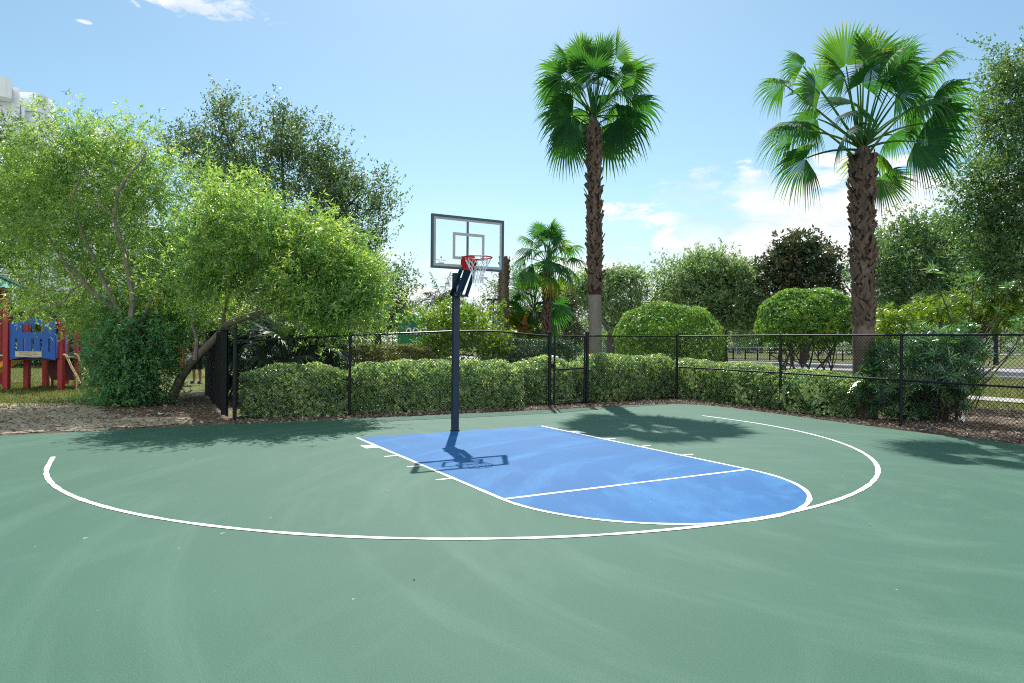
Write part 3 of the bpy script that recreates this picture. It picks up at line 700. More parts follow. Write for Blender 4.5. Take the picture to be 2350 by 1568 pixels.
tBt = make_tree('leaning_tree', 'feathery light green tree whose bare trunk leans right over the dark screened fence', 'tree', (tB_pts[0][0], tB_pts[0][1], 0),
     tB_pts, [.135, .115, .105, .095, .085, .06], B_l, MT['chaste'], MT['bark_pale'], 460, 16, 18, .085, .020, L=.40, cr=.23, upb=.2, sag=.3, n_tw=50, rt=.011, seed=8, shell=.3, bump=.3,
     extra_trunks=[(pl([(448, 826), (452, 780), (440, 740), (455, 690)], 16.6), .06, .02), (pl([(505, 768), (520, 700), (540, 600), (560, 500)], 15.9), .05, .012), (pl([(465, 806), (470, 796), (520, 790)], 16.9), .012, .008)])
S_l = lobes([(285, 745, .75, .45, .7), (365, 770, .5, .45, .6), (275, 810, .55, .5, .6), (225, 928, .4, .18, .4), (330, 790, .75, .6, .7), (295, 850, .8, .6, .7), (310, 880, .75, .5, .6), (275, 905, .5, .35, .5), (215, 935, .45, .16, .35), (310, 930, .7, .25, .5), (320, 925, .35, .3, .4)], 17.2)
c0 = gnd(305, 17.2)
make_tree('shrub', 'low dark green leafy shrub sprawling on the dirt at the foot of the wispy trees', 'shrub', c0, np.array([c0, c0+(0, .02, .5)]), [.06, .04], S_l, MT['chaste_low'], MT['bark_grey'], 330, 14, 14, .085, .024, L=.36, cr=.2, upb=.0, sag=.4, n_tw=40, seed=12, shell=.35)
# --- oaks behind
O_l = lobes([(515, 300, .8, .75, 1.0), (505, 260, .28, .4, .3), (640, 300, .9, .8, 1.0), (655, 255, .25, .35, .3), (425, 335, .6, .5, .8), (590, 380, 1.7, 1.1, 1.7), (700, 350, 1.2, .8, 1.2), (480, 390, 1.2, .9, 1.2), (775, 400, .6, .7, .8), (745, 440, 1.3, .9, 1.3), (815, 470, .8, .6, .9), (868, 480, .55, .35, .6), (690, 500, 2.0, 1.3, 2), (800, 560, 1.3, .9, 1.3), (870, 560, .45, .3, .5), (560, 520, 1.8, 1.4, 1.8), (830, 640, 1.1, .8, 1.1), (700, 640, 1.6, 1.0, 1.6), (880, 440, .25, .25, .3)], 25)
bO = gnd(690, 25.5)
make_tree('oak_tree', 'tall dark oak with ragged airy top, rising behind the feathery trees', 'tree', bO, ground_start(pl([(690, 900), (688, 780), (680, 660), (660, 560)], 25.3)), [.26, .21, .18], O_l, MT['oak'], MT['bark_dark'],
     800, 12, 16, .075, .038, L=.50, cr=.24, upb=1.0, sag=.0, n_tw=80, rt=.012, seed=21, shell=.35, bump=.3, extra_trunks=[(pl([(680, 660), (600, 500), (560, 400), (520, 310), (505, 245)], 25), .09, .010), (pl([(660, 560), (650, 430), (645, 320), (655, 245)], 25), .075, .010), (pl([(682, 640), (760, 520), (820, 450), (880, 430)], 25), .07, .010)])
O2 = lobes([(865, 680, .9, .6, .9), (925, 650, .5, .45, .6), (900, 710, .75, .5, .8), (850, 740, .9, .5, .9), (790, 720, 1.0, .7, 1.0), (930, 700, .3, .3, .4), (900, 750, .5, .3, .5), (935, 625, .2, .25, .3), (830, 640, .8, .7, .8)], 27)
make_tree('oak_tree', 'smaller oak with bronze tinged leaves, low beside the green sign', 'tree', gnd(868, 27), ground_start(pl([(868, 890), (868, 800), (866, 740)], 27)), [.17, .12], O2, MT['oak'], MT['bark_grey'], 210, 12, 13, .07, .036, L=.38, cr=.24, upb=.4, sag=.05, n_tw=60, seed=23)
G_l = lobes([(10, 350, .9, .9, 1.2), (-60, 340, 1.2, 1.1, 1.4), (50, 390, .8, .8, 1), (-40, 450, 1.8, 1.6, 1.8), (40, 480, 1.4, 1.3, 1.4), (30, 620, 1.6, 1.3, 1.6)], 27)
make_tree('oak_tree', 'dark glossy tree showing just below the curved white balconies', 'tree', gnd(-20, 27), ground_start(pl([(-20, 890), (-15, 700), (-10, 500)], 27)), [.2, .16, .12], G_l, MT['oak'], MT['bark_dark'], 300, 11, 13, .09, .042, L=.4, cr=.26, upb=.3, n_tw=40, seed=25)
# --- big dark tree leaning in at the right edge
Rt = lobes([(2325, 200, .55, .7, .8), (2370, 180, .8, 1.0, .9), (2310, 300, .75, .75, 1.0), (2390, 310, 1.6, 1.3, 1.6), (2285, 410, .75, .6, 1), (2345, 450, 1.3, 1.0, 1.4), (2250, 480, .40, .35, .5), (2262, 545, .6, .5, .8), (2330, 580, 1.2, .9, 1.2), (2420, 520, 1.8, 1.6, 1.8), (2280, 630, .6, .5, .8), (2240, 440, .3, .3, .35), (2310, 140, .18, .28, .2), (2375, 660, 1.2, .7, 1.2), (2225, 520, .22, .2, .3)], 18.5)
make_tree('oak_tree', 'tall dark oak with sparse outer twigs, towering over the small lime tree', 'tree', gnd(2480, 19.5), ground_start(pl([(2480, 930), (2470, 750), (2440, 600), (2410, 450)], 19.3)), [.24, .19, .15], Rt, MT['oak_green'], MT['bark_dark'],
     780, 12, 16, .066, .034, L=.40, cr=.2, upb=.35, sag=.05, n_tw=60, rt=.010, seed=31, bump=.3, extra_trunks=[(pl([(2440, 620), (2370, 560), (2300, 500), (2240, 450)], 18.6), .07, .01), (pl([(2420, 480), (2370, 320), (2330, 190), (2312, 125)], 18.5), .07, .01)])
L_l = lobes([(2330, 660, 1.0, .5, 1.0), (2345, 720, .9, .5, .9), (2300, 690, .5, .35, .6), (2420, 690, 1.3, .9, 1.2)], 23)
make_tree('young_tree', 'small lime green tree under the tall dark oak', 'tree', gnd(2400, 23), ground_start(pl([(2400, 890), (2390, 780), (2370, 720)], 23)), [.08, .05], L_l, MT['lime'], MT['bark_grey'], 110, 11, 13, .085, .035, L=.4, cr=.24, n_tw=30, seed=33)
M_l = lobes([(2110, 560, 2.6, 1.5, 2.6), (2180, 580, 2.0, 1.3, 2.2), (2050, 600, 2.0, 1.2, 2), (2205, 640, 2.0, 1.6, 2.2), (2090, 650, 2.6, 1.6, 2.6), (2030, 670, 1.5, 1.0, 1.6), (2150, 700, 2.4, 1.2, 2.4), (2060, 530, .9, .6, 1), (2150, 530, 1.2, .6, 1.2)], 46)
make_tree('oak_tree', 'rounded green tree behind the oleander, right of the thick palm', 'tree', gnd(2125, 46), ground_start(pl([(2125, 845), (2122, 760), (2118, 680)], 46)), [.32, .24], M_l, MT['oak_green'], MT['bark_grey'], 720, 10, 13, .17, .075, L=.7, cr=.42, upb=.3, n_tw=90, rt=.03, seed=35)
# --- trees beyond the road
Mg = lobes([(1830, 575, 1.5, 1.1, 1.6), (1812, 555, .5, .5, .6), (1790, 620, 1.6, 1.2, 1.7), (1870, 600, 1.6, 1.1, 1.7), (1845, 660, 2.3, 1.4, 2.2), (1895, 650, 1.1, 1.0, 1.3), (1775, 670, 1.4, 1.1, 1.5), (1800, 590, .9, .8, 1), (1880, 575, .7, .6, .8), (1830, 720, 2.2, 1.0, 2.2)], 56)
make_tree('magnolia_tree', 'bronze leaved magnolia with sparse pointed top, above the stemmed round shrub', 'tree', gnd(1842, 56), ground_start(pl([(1842, 832), (1842, 770), (1840, 690)], 56)), [.26, .18], Mg, MT['magnolia'], MT['bark_dark'], 360, 10, 11, .26, .12, L=.6, cr=.40, upb=.5, n_tw=50, rt=.03, seed=41)
Om = lobes([(1630, 630, 2.6, 1.4, 2.6), (1610, 605, 1.0, .6, 1.2), (1560, 640, 1.7, 1.0, 1.8), (1527, 618, .7, .35, .9), (1685, 640, 2.2, 1.2, 2.2), (1590, 680, 2.9, 1.4, 2.8), (1690, 690, 2.6, 1.5, 2.6), (1545, 680, 1.3, .9, 1.4), (1735, 700, 1.4, 1.0, 1.6), (1640, 725, 3.0, 1.2, 2.8), (1715, 745, 2.0, .8, 2), (1560, 735, 1.6, .9, 1.6), (1655, 600, 1.2, .6, 1.2)], 60)
make_tree('oak_tree', 'broad spreading oak standing behind the dome shaped clipped shrub', 'tree', gnd(1660, 60), ground_start(pl([(1660, 828), (1658, 780), (1662, 735), (1645, 690)], 60)), [.42, .32, .26], Om, MT['oak_pale'], MT['bark_dark'], 850, 10, 13, .20, .08, L=.75, cr=.45, upb=.35, n_tw=60, rt=.03, seed=43,
     extra_trunks=[(pl([(1660, 745), (1685, 710), (1710, 690)], 60), .16, .06)])
Tm = lobes([(1440, 655, 1.5, 1.0, 1.6), (1455, 635, .5, .5, .7), (1400, 680, 1.8, 1.2, 1.9), (1335, 665, 1.3, .9, 1.4), (1470, 685, 1.0, .8, 1.2), (1318, 690, 1.4, 1.0, 1.5), (1380, 725, 2.0, 1.0, 2), (1450, 725, 1.7, .9, 1.7), (1350, 640, .6, .5, .8), (1410, 640, .8, .6, 1)], 60)
make_tree('oak_tree', 'thin grey green tree with visible forked limbs, right behind the tall palm trunk', 'tree', gnd(1402, 60), ground_start(pl([(1400, 828), (1400, 780), (1405, 740)], 60)), [.34, .26], Tm, MT['oak_pale'], MT['bark_grey'], 430, 9, 12, .19, .075, L=.7, cr=.42, upb=.35, n_tw=90, rt=.045, seed=45,
     extra_trunks=[(pl([(1402, 770), (1430, 735), (1450, 690)], 60), .17, .05), (pl([(1402, 765), (1370, 725), (1340, 690)], 60), .15, .04), (pl([(1408, 828), (1410, 780)], 60), .12, .1)])
Dk = lobes([(1300, 760, 1.1, .8, 1.2), (1303, 725, .75, .8, .9), (1306, 690, .35, .7, .5)], 55)
make_tree('dark_evergreen', 'dark pointed evergreen between the small palms and the tall palm trunk', 'tree', gnd(1302, 55), ground_start(pl([(1302, 835), (1302, 790)], 55)), [.15, .12], Dk, MT['magnolia'], MT['bark_dark'], 120, 9, 10, .16, .07, L=.4, cr=.28, n_tw=20, seed=47)
At1 = lobes([(1130, 690, .9, .9, 1), (1145, 660, .5, .6, .6), (1190, 680, 1.1, 1.1, 1.2), (1178, 640, .5, .6, .6), (1125, 730, .9, .6, 1), (1200, 730, 1.2, .9, 1.2)], 50)
make_tree('hazy_tree', 'thin grey tree behind the bare topped palm trunk, right of the backboard', 'tree', gnd(1175, 50), ground_start(pl([(1175, 835), (1172, 760), (1165, 700)], 50)), [.16, .12, .08], At1, MT['oak'], MT['bark_grey'], 150, 9, 10, .12, .05, L=.55, cr=.36, n_tw=60, rt=.03, seed=49)
# background masses across the road
for i, (x, y, d, s, lab) in enumerate([(20, 720, 43, .8, 'dark tree behind the green roofed play tower'), (150, 730, 45, .85, 'dark tree behind the blue play panel'), (300, 700, 44, .95, 'dark tree hidden behind the low sprawling shrub'), (450, 720, 46, .85, 'dark tree beyond the playground, behind the leaning trunk'), (600, 720, 45, .9, 'dark tree filling the gap behind the screened fence'), (735, 715, 47, .85, 'dark tree behind the palmettos and pink oleander')]):
    lb = lobes([(x, y-30, 3.4*s, 2.6*s), (x-60, y+20, 2.6*s, 2.2*s), (x+60, y+15, 2.6*s, 2.2*s), (x, y+45, 3.6*s, 1.6*s)], d)
    make_tree('background_tree', lab, 'tree', gnd(x, d), ground_start(pl([(x, 840), (x, 770), (x, y)], d)), [.35, .3, .22], lb, MT['oak'], MT['bark_dark'], 230, 9, 11, .17, .08, L=.7, cr=.45, n_tw=15, rt=.05, seed=60+i, group='dark trees across the street')
for i, (x, y, d, s, lab) in enumerate([(1370, 770, 120, 1.0, 'far tree low behind the forked grey tree'), (1500, 772, 125, 1.1, 'far tree left of the spreading oak'), (1745, 765, 118, 1.2, 'far tree with thick dark trunk beyond the parked dark car'), (1960, 735, 110, 1.4, 'far pale tree between the magnolia and the thick palm'), (2230, 745, 115, 1.4, 'far tree above the passing white car'), (1240, 775, 120, 1.0, 'far tree low behind the yellow green palm'), (960, 735, 115, .8, 'far tree left of the queen palm'), (1100, 760, 120, .8, 'far tree beside the arched lamp'), (2380, 745, 115, 1.4, 'far tree behind the small lime green tree'), (2060, 750, 120, 1.3, 'far tree right behind the thick palm trunk')]):
    lb = lobes([(x, y, 4.2*s, 3.0*s), (x-40, y+15, 3.2*s, 2.2*s), (x+40, y+12, 3.4*s, 2.4*s)], d)
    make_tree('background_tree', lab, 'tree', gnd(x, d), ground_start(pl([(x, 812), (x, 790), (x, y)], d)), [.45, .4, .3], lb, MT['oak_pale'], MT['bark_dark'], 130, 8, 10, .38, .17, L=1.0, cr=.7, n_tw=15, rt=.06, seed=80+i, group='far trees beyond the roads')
tl = [(at(x, 776+6*math.sin(x*.02), 190), 9, 4, 4.5+1.5*math.sin(x*.013)) for x in range(-200, 2700, 85)]
v, f, r, *_ = crown_mesh('t', tl, 900, 8, 8, .8, .4, 1.4, 1.2)
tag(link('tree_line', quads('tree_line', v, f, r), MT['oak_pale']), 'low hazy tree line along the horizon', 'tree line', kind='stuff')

# ================================================================== shrubs
def dome(name, label, x, y, d, ra, ru, rd, mat, n, ll, lw, stems=0, K=6, seed=1, zlow=None, squash=.0, cat='shrub', group=None, flat=1.0):
    c = at(x, y, d); t = thing(name, label, cat, (c[0], c[1], 0), group); g = np.random.default_rng(seed)
    u = unit(g.normal(0, 1, (n, 3))); u[:, 2] = np.where(u[:, 2] < -.55, -u[:, 2], u[:, 2])
    e = flat
    w = np.sign(u)*np.abs(u)**e
    lump = np.sin(u[:, 0]*7+seed)*np.sin(u[:, 2]*8)+.6*np.sin(u[:, 1]*11+u[:, 0]*5)
    rr = 1+.045*lump-g.exponential(.05, n)
    p = c+SIDE*(w[:, 0:1]*ra*rr[:, None])+DEEP*(w[:, 1:2]*rd*rr[:, None]); p[:, 2] += w[:, 2]*ru*rr
    nv = u[:, 0:1]*SIDE/ra+u[:, 1:2]*DEEP/rd+u[:, 2:3]*np.array((0, 0, 1.))/ru
    if zlow is not None: k = p[:, 2] > zlow+g.uniform(-.1, .25, n); p, nv, lump = p[k], nv[k], lump[k]
    sh = np.clip(.5+.22*lump+g.normal(0, .2, len(p)), 0, 1)
    a = rosettes(p, unit(nv)+g.normal(0, .3, p.shape), K, ll, lw, .4, sh)
    m = int(n*1.1); q = unit(g.normal(0, 1, (m, 3)))*(g.uniform(.25, .88, (m, 1))); pi_ = c+SIDE*(q[:, :1]*ra)+DEEP*(q[:, 1:2]*rd); pi_[:, 2] += q[:, 2]*ru
    if zlow is not None: pi_ = pi_[pi_[:, 2] > zlow+.1]
    vi, fi = leaves(pi_, g.normal(0, 1, pi_.shape), g.normal(0, 1, pi_.shape), ll*1.4, lw*1.6)
    v, f, r = join([a, (vi, fi, g.uniform(0, .95, len(pi_)))]); v[:, 2] = np.maximum(v[:, 2], .01)
    link('foliage', quads('foliage', v, f, r), mat, t)
    mb = MB(); b = np.array((c[0], c[1], -.05))
    for i in range(max(stems, 7)):
        th = 2*PI*i/max(stems, 7)+g.uniform(-.3, .3); s0 = b+(SIDE*math.cos(th)+DEEP*math.sin(th))*g.uniform(.05, .28 if not stems else .75)
        e0 = c+SIDE*math.cos(th)*ra*.6*g.uniform(.5, 1.1)+DEEP*math.sin(th)*rd*.6+np.array((0, 0, ru*g.uniform(-.5, .3)))
        s0 = s0 if not stems else s0+(e0-s0)*np.array((.15, .15, 0))
        pts = bend(s0, e0, .06, 7, seed*50+i); r0 = .036 if stems else .02
        mb.tube(pts, np.linspace(r0, r0*.45, 7), 6)
        for k in range(3):
            e1 = pts[4]+g.normal(0, .35, 3)+np.array((0, 0, .5)); mb.tube(bend(pts[3+k], e1, .08, 4, i*9+k), np.linspace(r0*.5, .006, 4), 4, cap=False)
    mb.build('stems', MT['bark_grey'] if stems else MT['twig'], t, smooth=True)
    return t
dome('clipped_shrub', 'big dome shaped clipped shrub beyond the fence, right of the tall palm trunk', 1533, 790, 25.5, 1.95, 1.50, 1.8, MT['clip'], 5200, .085, .042, seed=3, zlow=.55, flat=.85)
dome('clipped_shrub', 'round clipped shrub on many bare stems, left of the thick palm trunk', 1853, 741, 21.5, 1.50, 1.06, 1.45, MT['clip'], 4400, .08, .04, stems=15, seed=5, flat=.93)
dome('clipped_shrub', 'flat topped dry yellowish clipped shrub beyond the hedge, left of the hoop pole', 896, 835, 23, 1.55, .62, .8, MT['clip_dry'], 4200, .06, .03, seed=7, flat=.55)
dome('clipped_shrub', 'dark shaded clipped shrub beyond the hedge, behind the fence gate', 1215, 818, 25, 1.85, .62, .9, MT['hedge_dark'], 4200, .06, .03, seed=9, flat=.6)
sh_l = lobes([(1040, 715, .55, .4, .6), (990, 750, .55, .5, .6), (1090, 745, .7, .55, .7), (1035, 775, .95, .6, .9), (1125, 775, .5, .45, .6), (1000, 800, .6, .45, .6), (1100, 805, .7, .4, .7)], 24)
make_tree('shrub', 'loose yellow green leafy shrub directly behind the hoop pole', 'shrub', gnd(1050, 24), ground_start(pl([(1050, 890), (1050, 840), (1050, 800)], 24)), [.06, .045, .035], sh_l, MT['lime'], MT['twig'], 170, 11, 12, .085, .042, L=.34, cr=.19, upb=.4, sag=0, n_tw=60, seed=91)
# --- oleanders
def oleander(name, label, base, lbs, n, mat, seed, ll=.15, lw=.024, long_stems=(), K=9, flowers=0, fm=None):
    t = thing(name, label, 'shrub', base); g = np.random.default_rng(seed)
    c, o, k = sample(lbs, n, .25, .25)
    c[:, 2] = np.maximum(c[:, 2], .12)
    nv = unit(o*.9+g.normal(0, .35, c.shape)+np.array((0, 0, .55)))
    sh = g.uniform(0, 1, n); parts = []
    for lev in range(2):
        parts.append(rosettes(c-nv*.07*lev, nv, K-lev, ll, lw, .25, sh))
    mb = MB()
    idx = g.choice(n, min(150, n), replace=False)
    for i in idx:
        s0 = np.array((base[0]+g.normal(0, .28), base[1]+g.normal(0, .28), -.03)); mb.tube(bend(s0, c[i], .05, 6, int(i)+seed), np.linspace(.016, .005, 6), 5, cap=False)
    for j, pts in enumerate(long_stems):
        mb.tube(pts, np.linspace(.022, .008, len(pts)), 6)
        e = np.repeat(pts[-1][None], 4, 0)+g.normal(0, .05, (4, 3)); parts.append(rosettes(e, unit(g.normal(0, .3, (4, 3))+np.array((0, 0, 1))), K, ll, lw, .3))
        m = pts[len(pts)//2:]; parts.append(rosettes(m+g.normal(0, .04, m.shape), unit(g.normal(0, .5, m.shape)+np.array((0, 0, .8))), 6, ll, lw, .3))
    v, f, r = join(parts); v[:, 2] = np.maximum(v[:, 2], .01)
    link('foliage', quads('foliage', v, f, r), mat, t); mb.build('stems', MT['bark_dark'], t, smooth=True)
    if flowers: flower_spikes(lbs, flowers, fm or MT['pink'], t, 'blossoms', .035, .05, 8)
    return t
ol = lobes([(2120, 870, .85, .75, .8), (2040, 880, .45, .65, .5), (2190, 820, .7, .6, .7), (2120, 800, .7, .42, .7), (2080, 950, .55, .3, .4), (2200, 890, .45, .35, .5), (2020, 830, .3, .45, .4), (2205, 780, .35, .3, .4), (1995, 900, .3, .5, .4)], 15.2)
oleander('oleander_bush', 'large oleander bush with long narrow leaves against the right side fence', gnd(2140, 15.3), ol, 640, MT['oleander'], 5, .22, .030,
   long_stems=[pl([(2180, 950), (2240, 880), (2270, 850), (2310, 820), (2350, 760)], 15.0), pl([(2170, 900), (2210, 800), (2230, 700), (2235, 640)], 15.4), pl([(2190, 880), (2240, 800), (2290, 720), (2320, 660)], 15.6), pl([(2180, 870), (2190, 760), (2170, 700), (2140, 620)], 15.8), pl([(2180, 940), (2270, 870), (2330, 800), (2345, 740)], 15.2)], flowers=4)
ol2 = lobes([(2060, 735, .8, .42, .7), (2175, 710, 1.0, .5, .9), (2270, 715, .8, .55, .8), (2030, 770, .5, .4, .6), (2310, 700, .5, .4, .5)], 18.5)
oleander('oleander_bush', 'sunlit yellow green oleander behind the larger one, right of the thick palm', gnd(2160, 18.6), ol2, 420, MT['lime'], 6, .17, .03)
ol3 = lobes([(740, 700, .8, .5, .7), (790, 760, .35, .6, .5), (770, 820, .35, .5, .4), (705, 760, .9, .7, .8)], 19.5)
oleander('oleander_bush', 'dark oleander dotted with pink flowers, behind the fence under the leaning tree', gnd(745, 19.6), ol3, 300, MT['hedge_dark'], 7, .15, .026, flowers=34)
# --- flower bed shrub behind the dry clipped shrub
fl = lobes([(975, 812, .9, .3, .5)], 40); tf = make_tree('flower_bush', 'low bush with orange red flowers in front of the green sign', 'shrub', gnd(975, 40), ground_start(pl([(975, 845), (975, 825)], 40)), [.03, .02], fl, MT['lime'], MT['twig'], 40, 8, 8, .09, .05, L=.3, cr=.15, n_tw=10, seed=95)
flower_spikes(fl, 60, MT['pink'], tf, 'blossoms', .06, .08, 8)
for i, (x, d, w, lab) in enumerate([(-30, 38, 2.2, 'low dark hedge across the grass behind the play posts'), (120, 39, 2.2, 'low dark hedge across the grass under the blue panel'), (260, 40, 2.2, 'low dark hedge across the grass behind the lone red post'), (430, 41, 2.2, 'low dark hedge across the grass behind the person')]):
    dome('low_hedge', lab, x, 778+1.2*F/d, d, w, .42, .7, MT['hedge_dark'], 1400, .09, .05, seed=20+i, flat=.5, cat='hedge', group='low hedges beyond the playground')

# ================================================================== palms
def fan(hub, a, n, Rr, segs=38, span=R(112), droop=.5, fold=.25, r0=.5, split=.55, g=rng, curl=.12):
    a = unit(np.array(a)); n = np.array(n)-a*(np.array(n)@a); n = unit(n); s = np.cross(n, a)
    th = np.linspace(-span, span, segs); dl = span/segs
    T = np.array([.03, .3, split, .72, .87, 1.0])
    Ri = Rr*(1-.25*(np.abs(th)/span)**2)*g.uniform(.9, 1.06, segs)
    dirs = a[None]*np.cos(th)[:, None]+s[None]*np.sin(th)[:, None]-n[None]*(fold*np.sin(np.abs(th))**1.5)[:, None]
    dirs = unit(dirs); tan = unit(np.cross(n[None], dirs)); nn = np.cross(dirs, tan)
    w = np.where(T <= split, T*math.tan(dl)*1.02, split*math.tan(dl)*np.clip(1-((T-split)/(1-split))**1.15, .04, 1))
    P = hub+dirs[:, None]*(Ri[:, None]*T[None])[..., None]
    fall = np.maximum(0, T-split+.08)**1.7*droop*g.uniform(.5, 1.5, segs)[:, None]*Rr*1.6
    P[..., 2] -= fall; P -= n*(curl*Rr*T[None]**2)[..., None]
    # drooping tips shorten outwards
    P -= dirs[:, None]*(fall*.35)[..., None]
    W = w[None]*Ri[:, None]
    Lf = P-tan[:, None]*W[..., None]; Rg = P+tan[:, None]*W[..., None]; Md = P+nn[:, None]*(W*.55)[..., None]
    V = np.stack([Lf, Md, Rg], 2)                 # seg, T, 3, xyz
    k = len(T); idx = np.arange(segs*k*3).reshape(segs, k, 3)
    q = []
    for c in (0, 1): q.append(np.stack([idx[:, :-1, c], idx[:, :-1, c+1], idx[:, 1:, c+1], idx[:, 1:, c]], -1).reshape(-1, 4))
    f = np.concatenate(q); nq = segs*(k-1)
    sr = np.repeat(g.normal(0, .10, segs), k-1); tip = np.tile(np.array([-.05, 0, .05, .15, .3]), segs)
    r = np.clip(r0+np.concatenate([sr+tip, sr+tip]), 0, 1)
    return V.reshape(-1, 3), f, r
def qtube(pts, rad, n=4):
    mb = MB(); mb.tube(pts, rad, n, cap=False); return np.array(mb.v), np.array(mb.f, int)
def fan_palm(name, label, hub, base, fronds, pet, Rr, trunk_r, boots, seed, mat=None, droop=.5, segs=38, emax=1.45, emin=-.75, skirt=0, smooth_mat='palm_smooth', group=None, boot_len=.23, trunk_bulge=None, pet_r=.016, fold=.25, up_bias=1.0, azs=None, boot_w=.082, clear=False, explicit=()):
    g = np.random.default_rng(seed); mat = mat or MT['palm']
    hub = np.array(hub, float); base = np.array(base, float); t = thing(name, label, 'palm tree', (base[0], base[1], 0), group)
    parts, pv = [], []
    for i in range(fronds):
        q = (i+.5)/fronds
        if clear and q > .48 and math.cos(i*2.39996)*-DEEP[0]+math.sin(i*2.39996)*-DEEP[1] > .2: continue
        el = emax+(emin-emax)*q**up_bias+g.normal(0, .08)
        az = i*2.39996+g.normal(0, .15)
        hd = np.array((math.cos(az), math.sin(az), 0)); d0 = hd*math.cos(min(el+.35, 1.5))+np.array((0, 0, math.sin(min(el+.35, 1.5))))
        L = pet*g.uniform(.8, 1.15)*(.9+.2*(1-q)); start = hub+hd*trunk_r*.35+np.array((0, 0, .12-.55*q))
        d1 = hd*math.cos(el)+np.array((0, 0, math.sin(el)))
        tt = np.linspace(0, 1, 6)[:, None]; P = start+d0*L*tt*(1-tt*.35)+d1*L*.35*tt**2
        P[:, 2] -= .10*L*(tt[:, 0]**2.2)*(1.2-math.sin(el))
        dend = unit(P[-1]-P[-2])
        el2 = math.asin(np.clip(dend[2], -1, 1))-.25-.25*q; a = hd*math.cos(el2)+np.array((0, 0, math.sin(el2)))
        nrm = np.array((0, 0, 1.0))*math.cos(el2)-hd*math.sin(el2)+np.cross(hd, (0, 0, 1))*g.normal(0, .45)
        v, f = qtube(P, np.linspace(pet_r*1.6, pet_r*.75, 6)); pv.append((v, f, np.full(len(f), np.clip(.75+g.normal(0, .1), 0, 1))))
        r0 = np.clip(.42+g.normal(0, .16)+(.22 if q > .85 else 0), 0, 1)
        parts.append(fan(P[-1], a, nrm, Rr*g.uniform(.85, 1.1)*(.85+.15*min(1, q*4)), segs, R(g.uniform(95, 125)), droop*g.uniform(.6, 1.4)*(.35+.9*q), fold*g.uniform(.5, 1.6), r0, .52, g))
    for k, (fp, av, Rf, dr, r0) in enumerate(explicit):
        fp = np.array(fp, float); a = unit(np.array(av, float)); st = hub+unit((fp-hub)*np.array((1, 1, 0)))*trunk_r*.35+np.array((0, 0, np.clip((fp[2]-hub[2])*.12, -.4, .1)))
        mid = (st+fp)/2+np.array((0, 0, .14*np.linalg.norm(fp-st)))*(1 if fp[2]-hub[2] < 1.2 else .2); tt = np.linspace(0, 1, 7)[:, None]
        P = st*(1-tt)**2+2*mid*tt*(1-tt)+fp*tt**2; v, f = qtube(P, np.linspace(pet_r*1.6, pet_r*.75, 7)); pv.append((v, f, np.full(len(f), np.clip(.75+g.normal(0, .1), 0, 1))))
        nrm = np.array((0, 0, .75))+DEEP*.75+g.normal(0, .38, 3)
        parts.append(fan(P[-1], a, nrm, Rf, segs, R(g.uniform(88, 118)), dr*1.25+.06, fold*g.uniform(.8, 2.0), r0, .55, g))
    # spear leaves
    for i in range(3):
        e = np.array((g.normal(0, .1), g.normal(0, .1), 1.0)); P = hub+unit(e)*np.linspace(0, pet*1.15, 4)[:, None]
        v, f = qtube(P, [pet_r*1.5, pet_r*1.2, pet_r, pet_r*.3]); pv.append((v, f, np.full(len(f), .85)))
    for i in range(skirt):
        az = g.uniform(0, 2*PI); hd = np.array((math.cos(az), math.sin(az), 0)); z0 = hub+hd*trunk_r+np.array((0, 0, -.15-g.uniform(0, .3)))
        P = z0+hd*np.linspace(0, pet*.5, 5)[:, None]; P[:, 2] -= np.linspace(0, 1, 5)**1.5*pet*.55
        v, f = qtube(P, pet_r); pv.append((v, f, np.full(len(f), .95))); a = hd*.25+np.array((0, 0, -1)); parts.append(fan(P[-1], a, hd, Rr*.85, segs, R(80), .1, .5, .75, .52, g))
    v, f, r = join(parts); link('crown', quads('crown', v, f, r), mat, t)
    v, f, r = join(pv); link('petioles', quads('petioles', v, f, r), mat, t)
    # trunk
    h = hub[2]; n = 26; zz = np.linspace(-.05, h+.05, n); ax = lambda z: base+(hub-base)*np.clip(z/h, 0, 1)*np.array((1, 1, 0))+np.array((0, 0, z))
    b0, b1 = boots; rads = np.where(zz > b0, trunk_r*1.0, trunk_r*(1.02+.25*np.exp(-np.maximum(zz, 0)/.5))); rads = np.where(zz > b1, trunk_r*np.interp(zz, [b1, h], [.95, .45]), rads)
    rads = np.where((zz > b0) & (zz <= b1), rads*.8, rads)
    mb = MB(); mb.tube([ax(z) for z in zz], rads*(1+g.normal(0, .015, n)), 14); tr = mb.build('trunk', MT[smooth_mat], t, smooth=True)
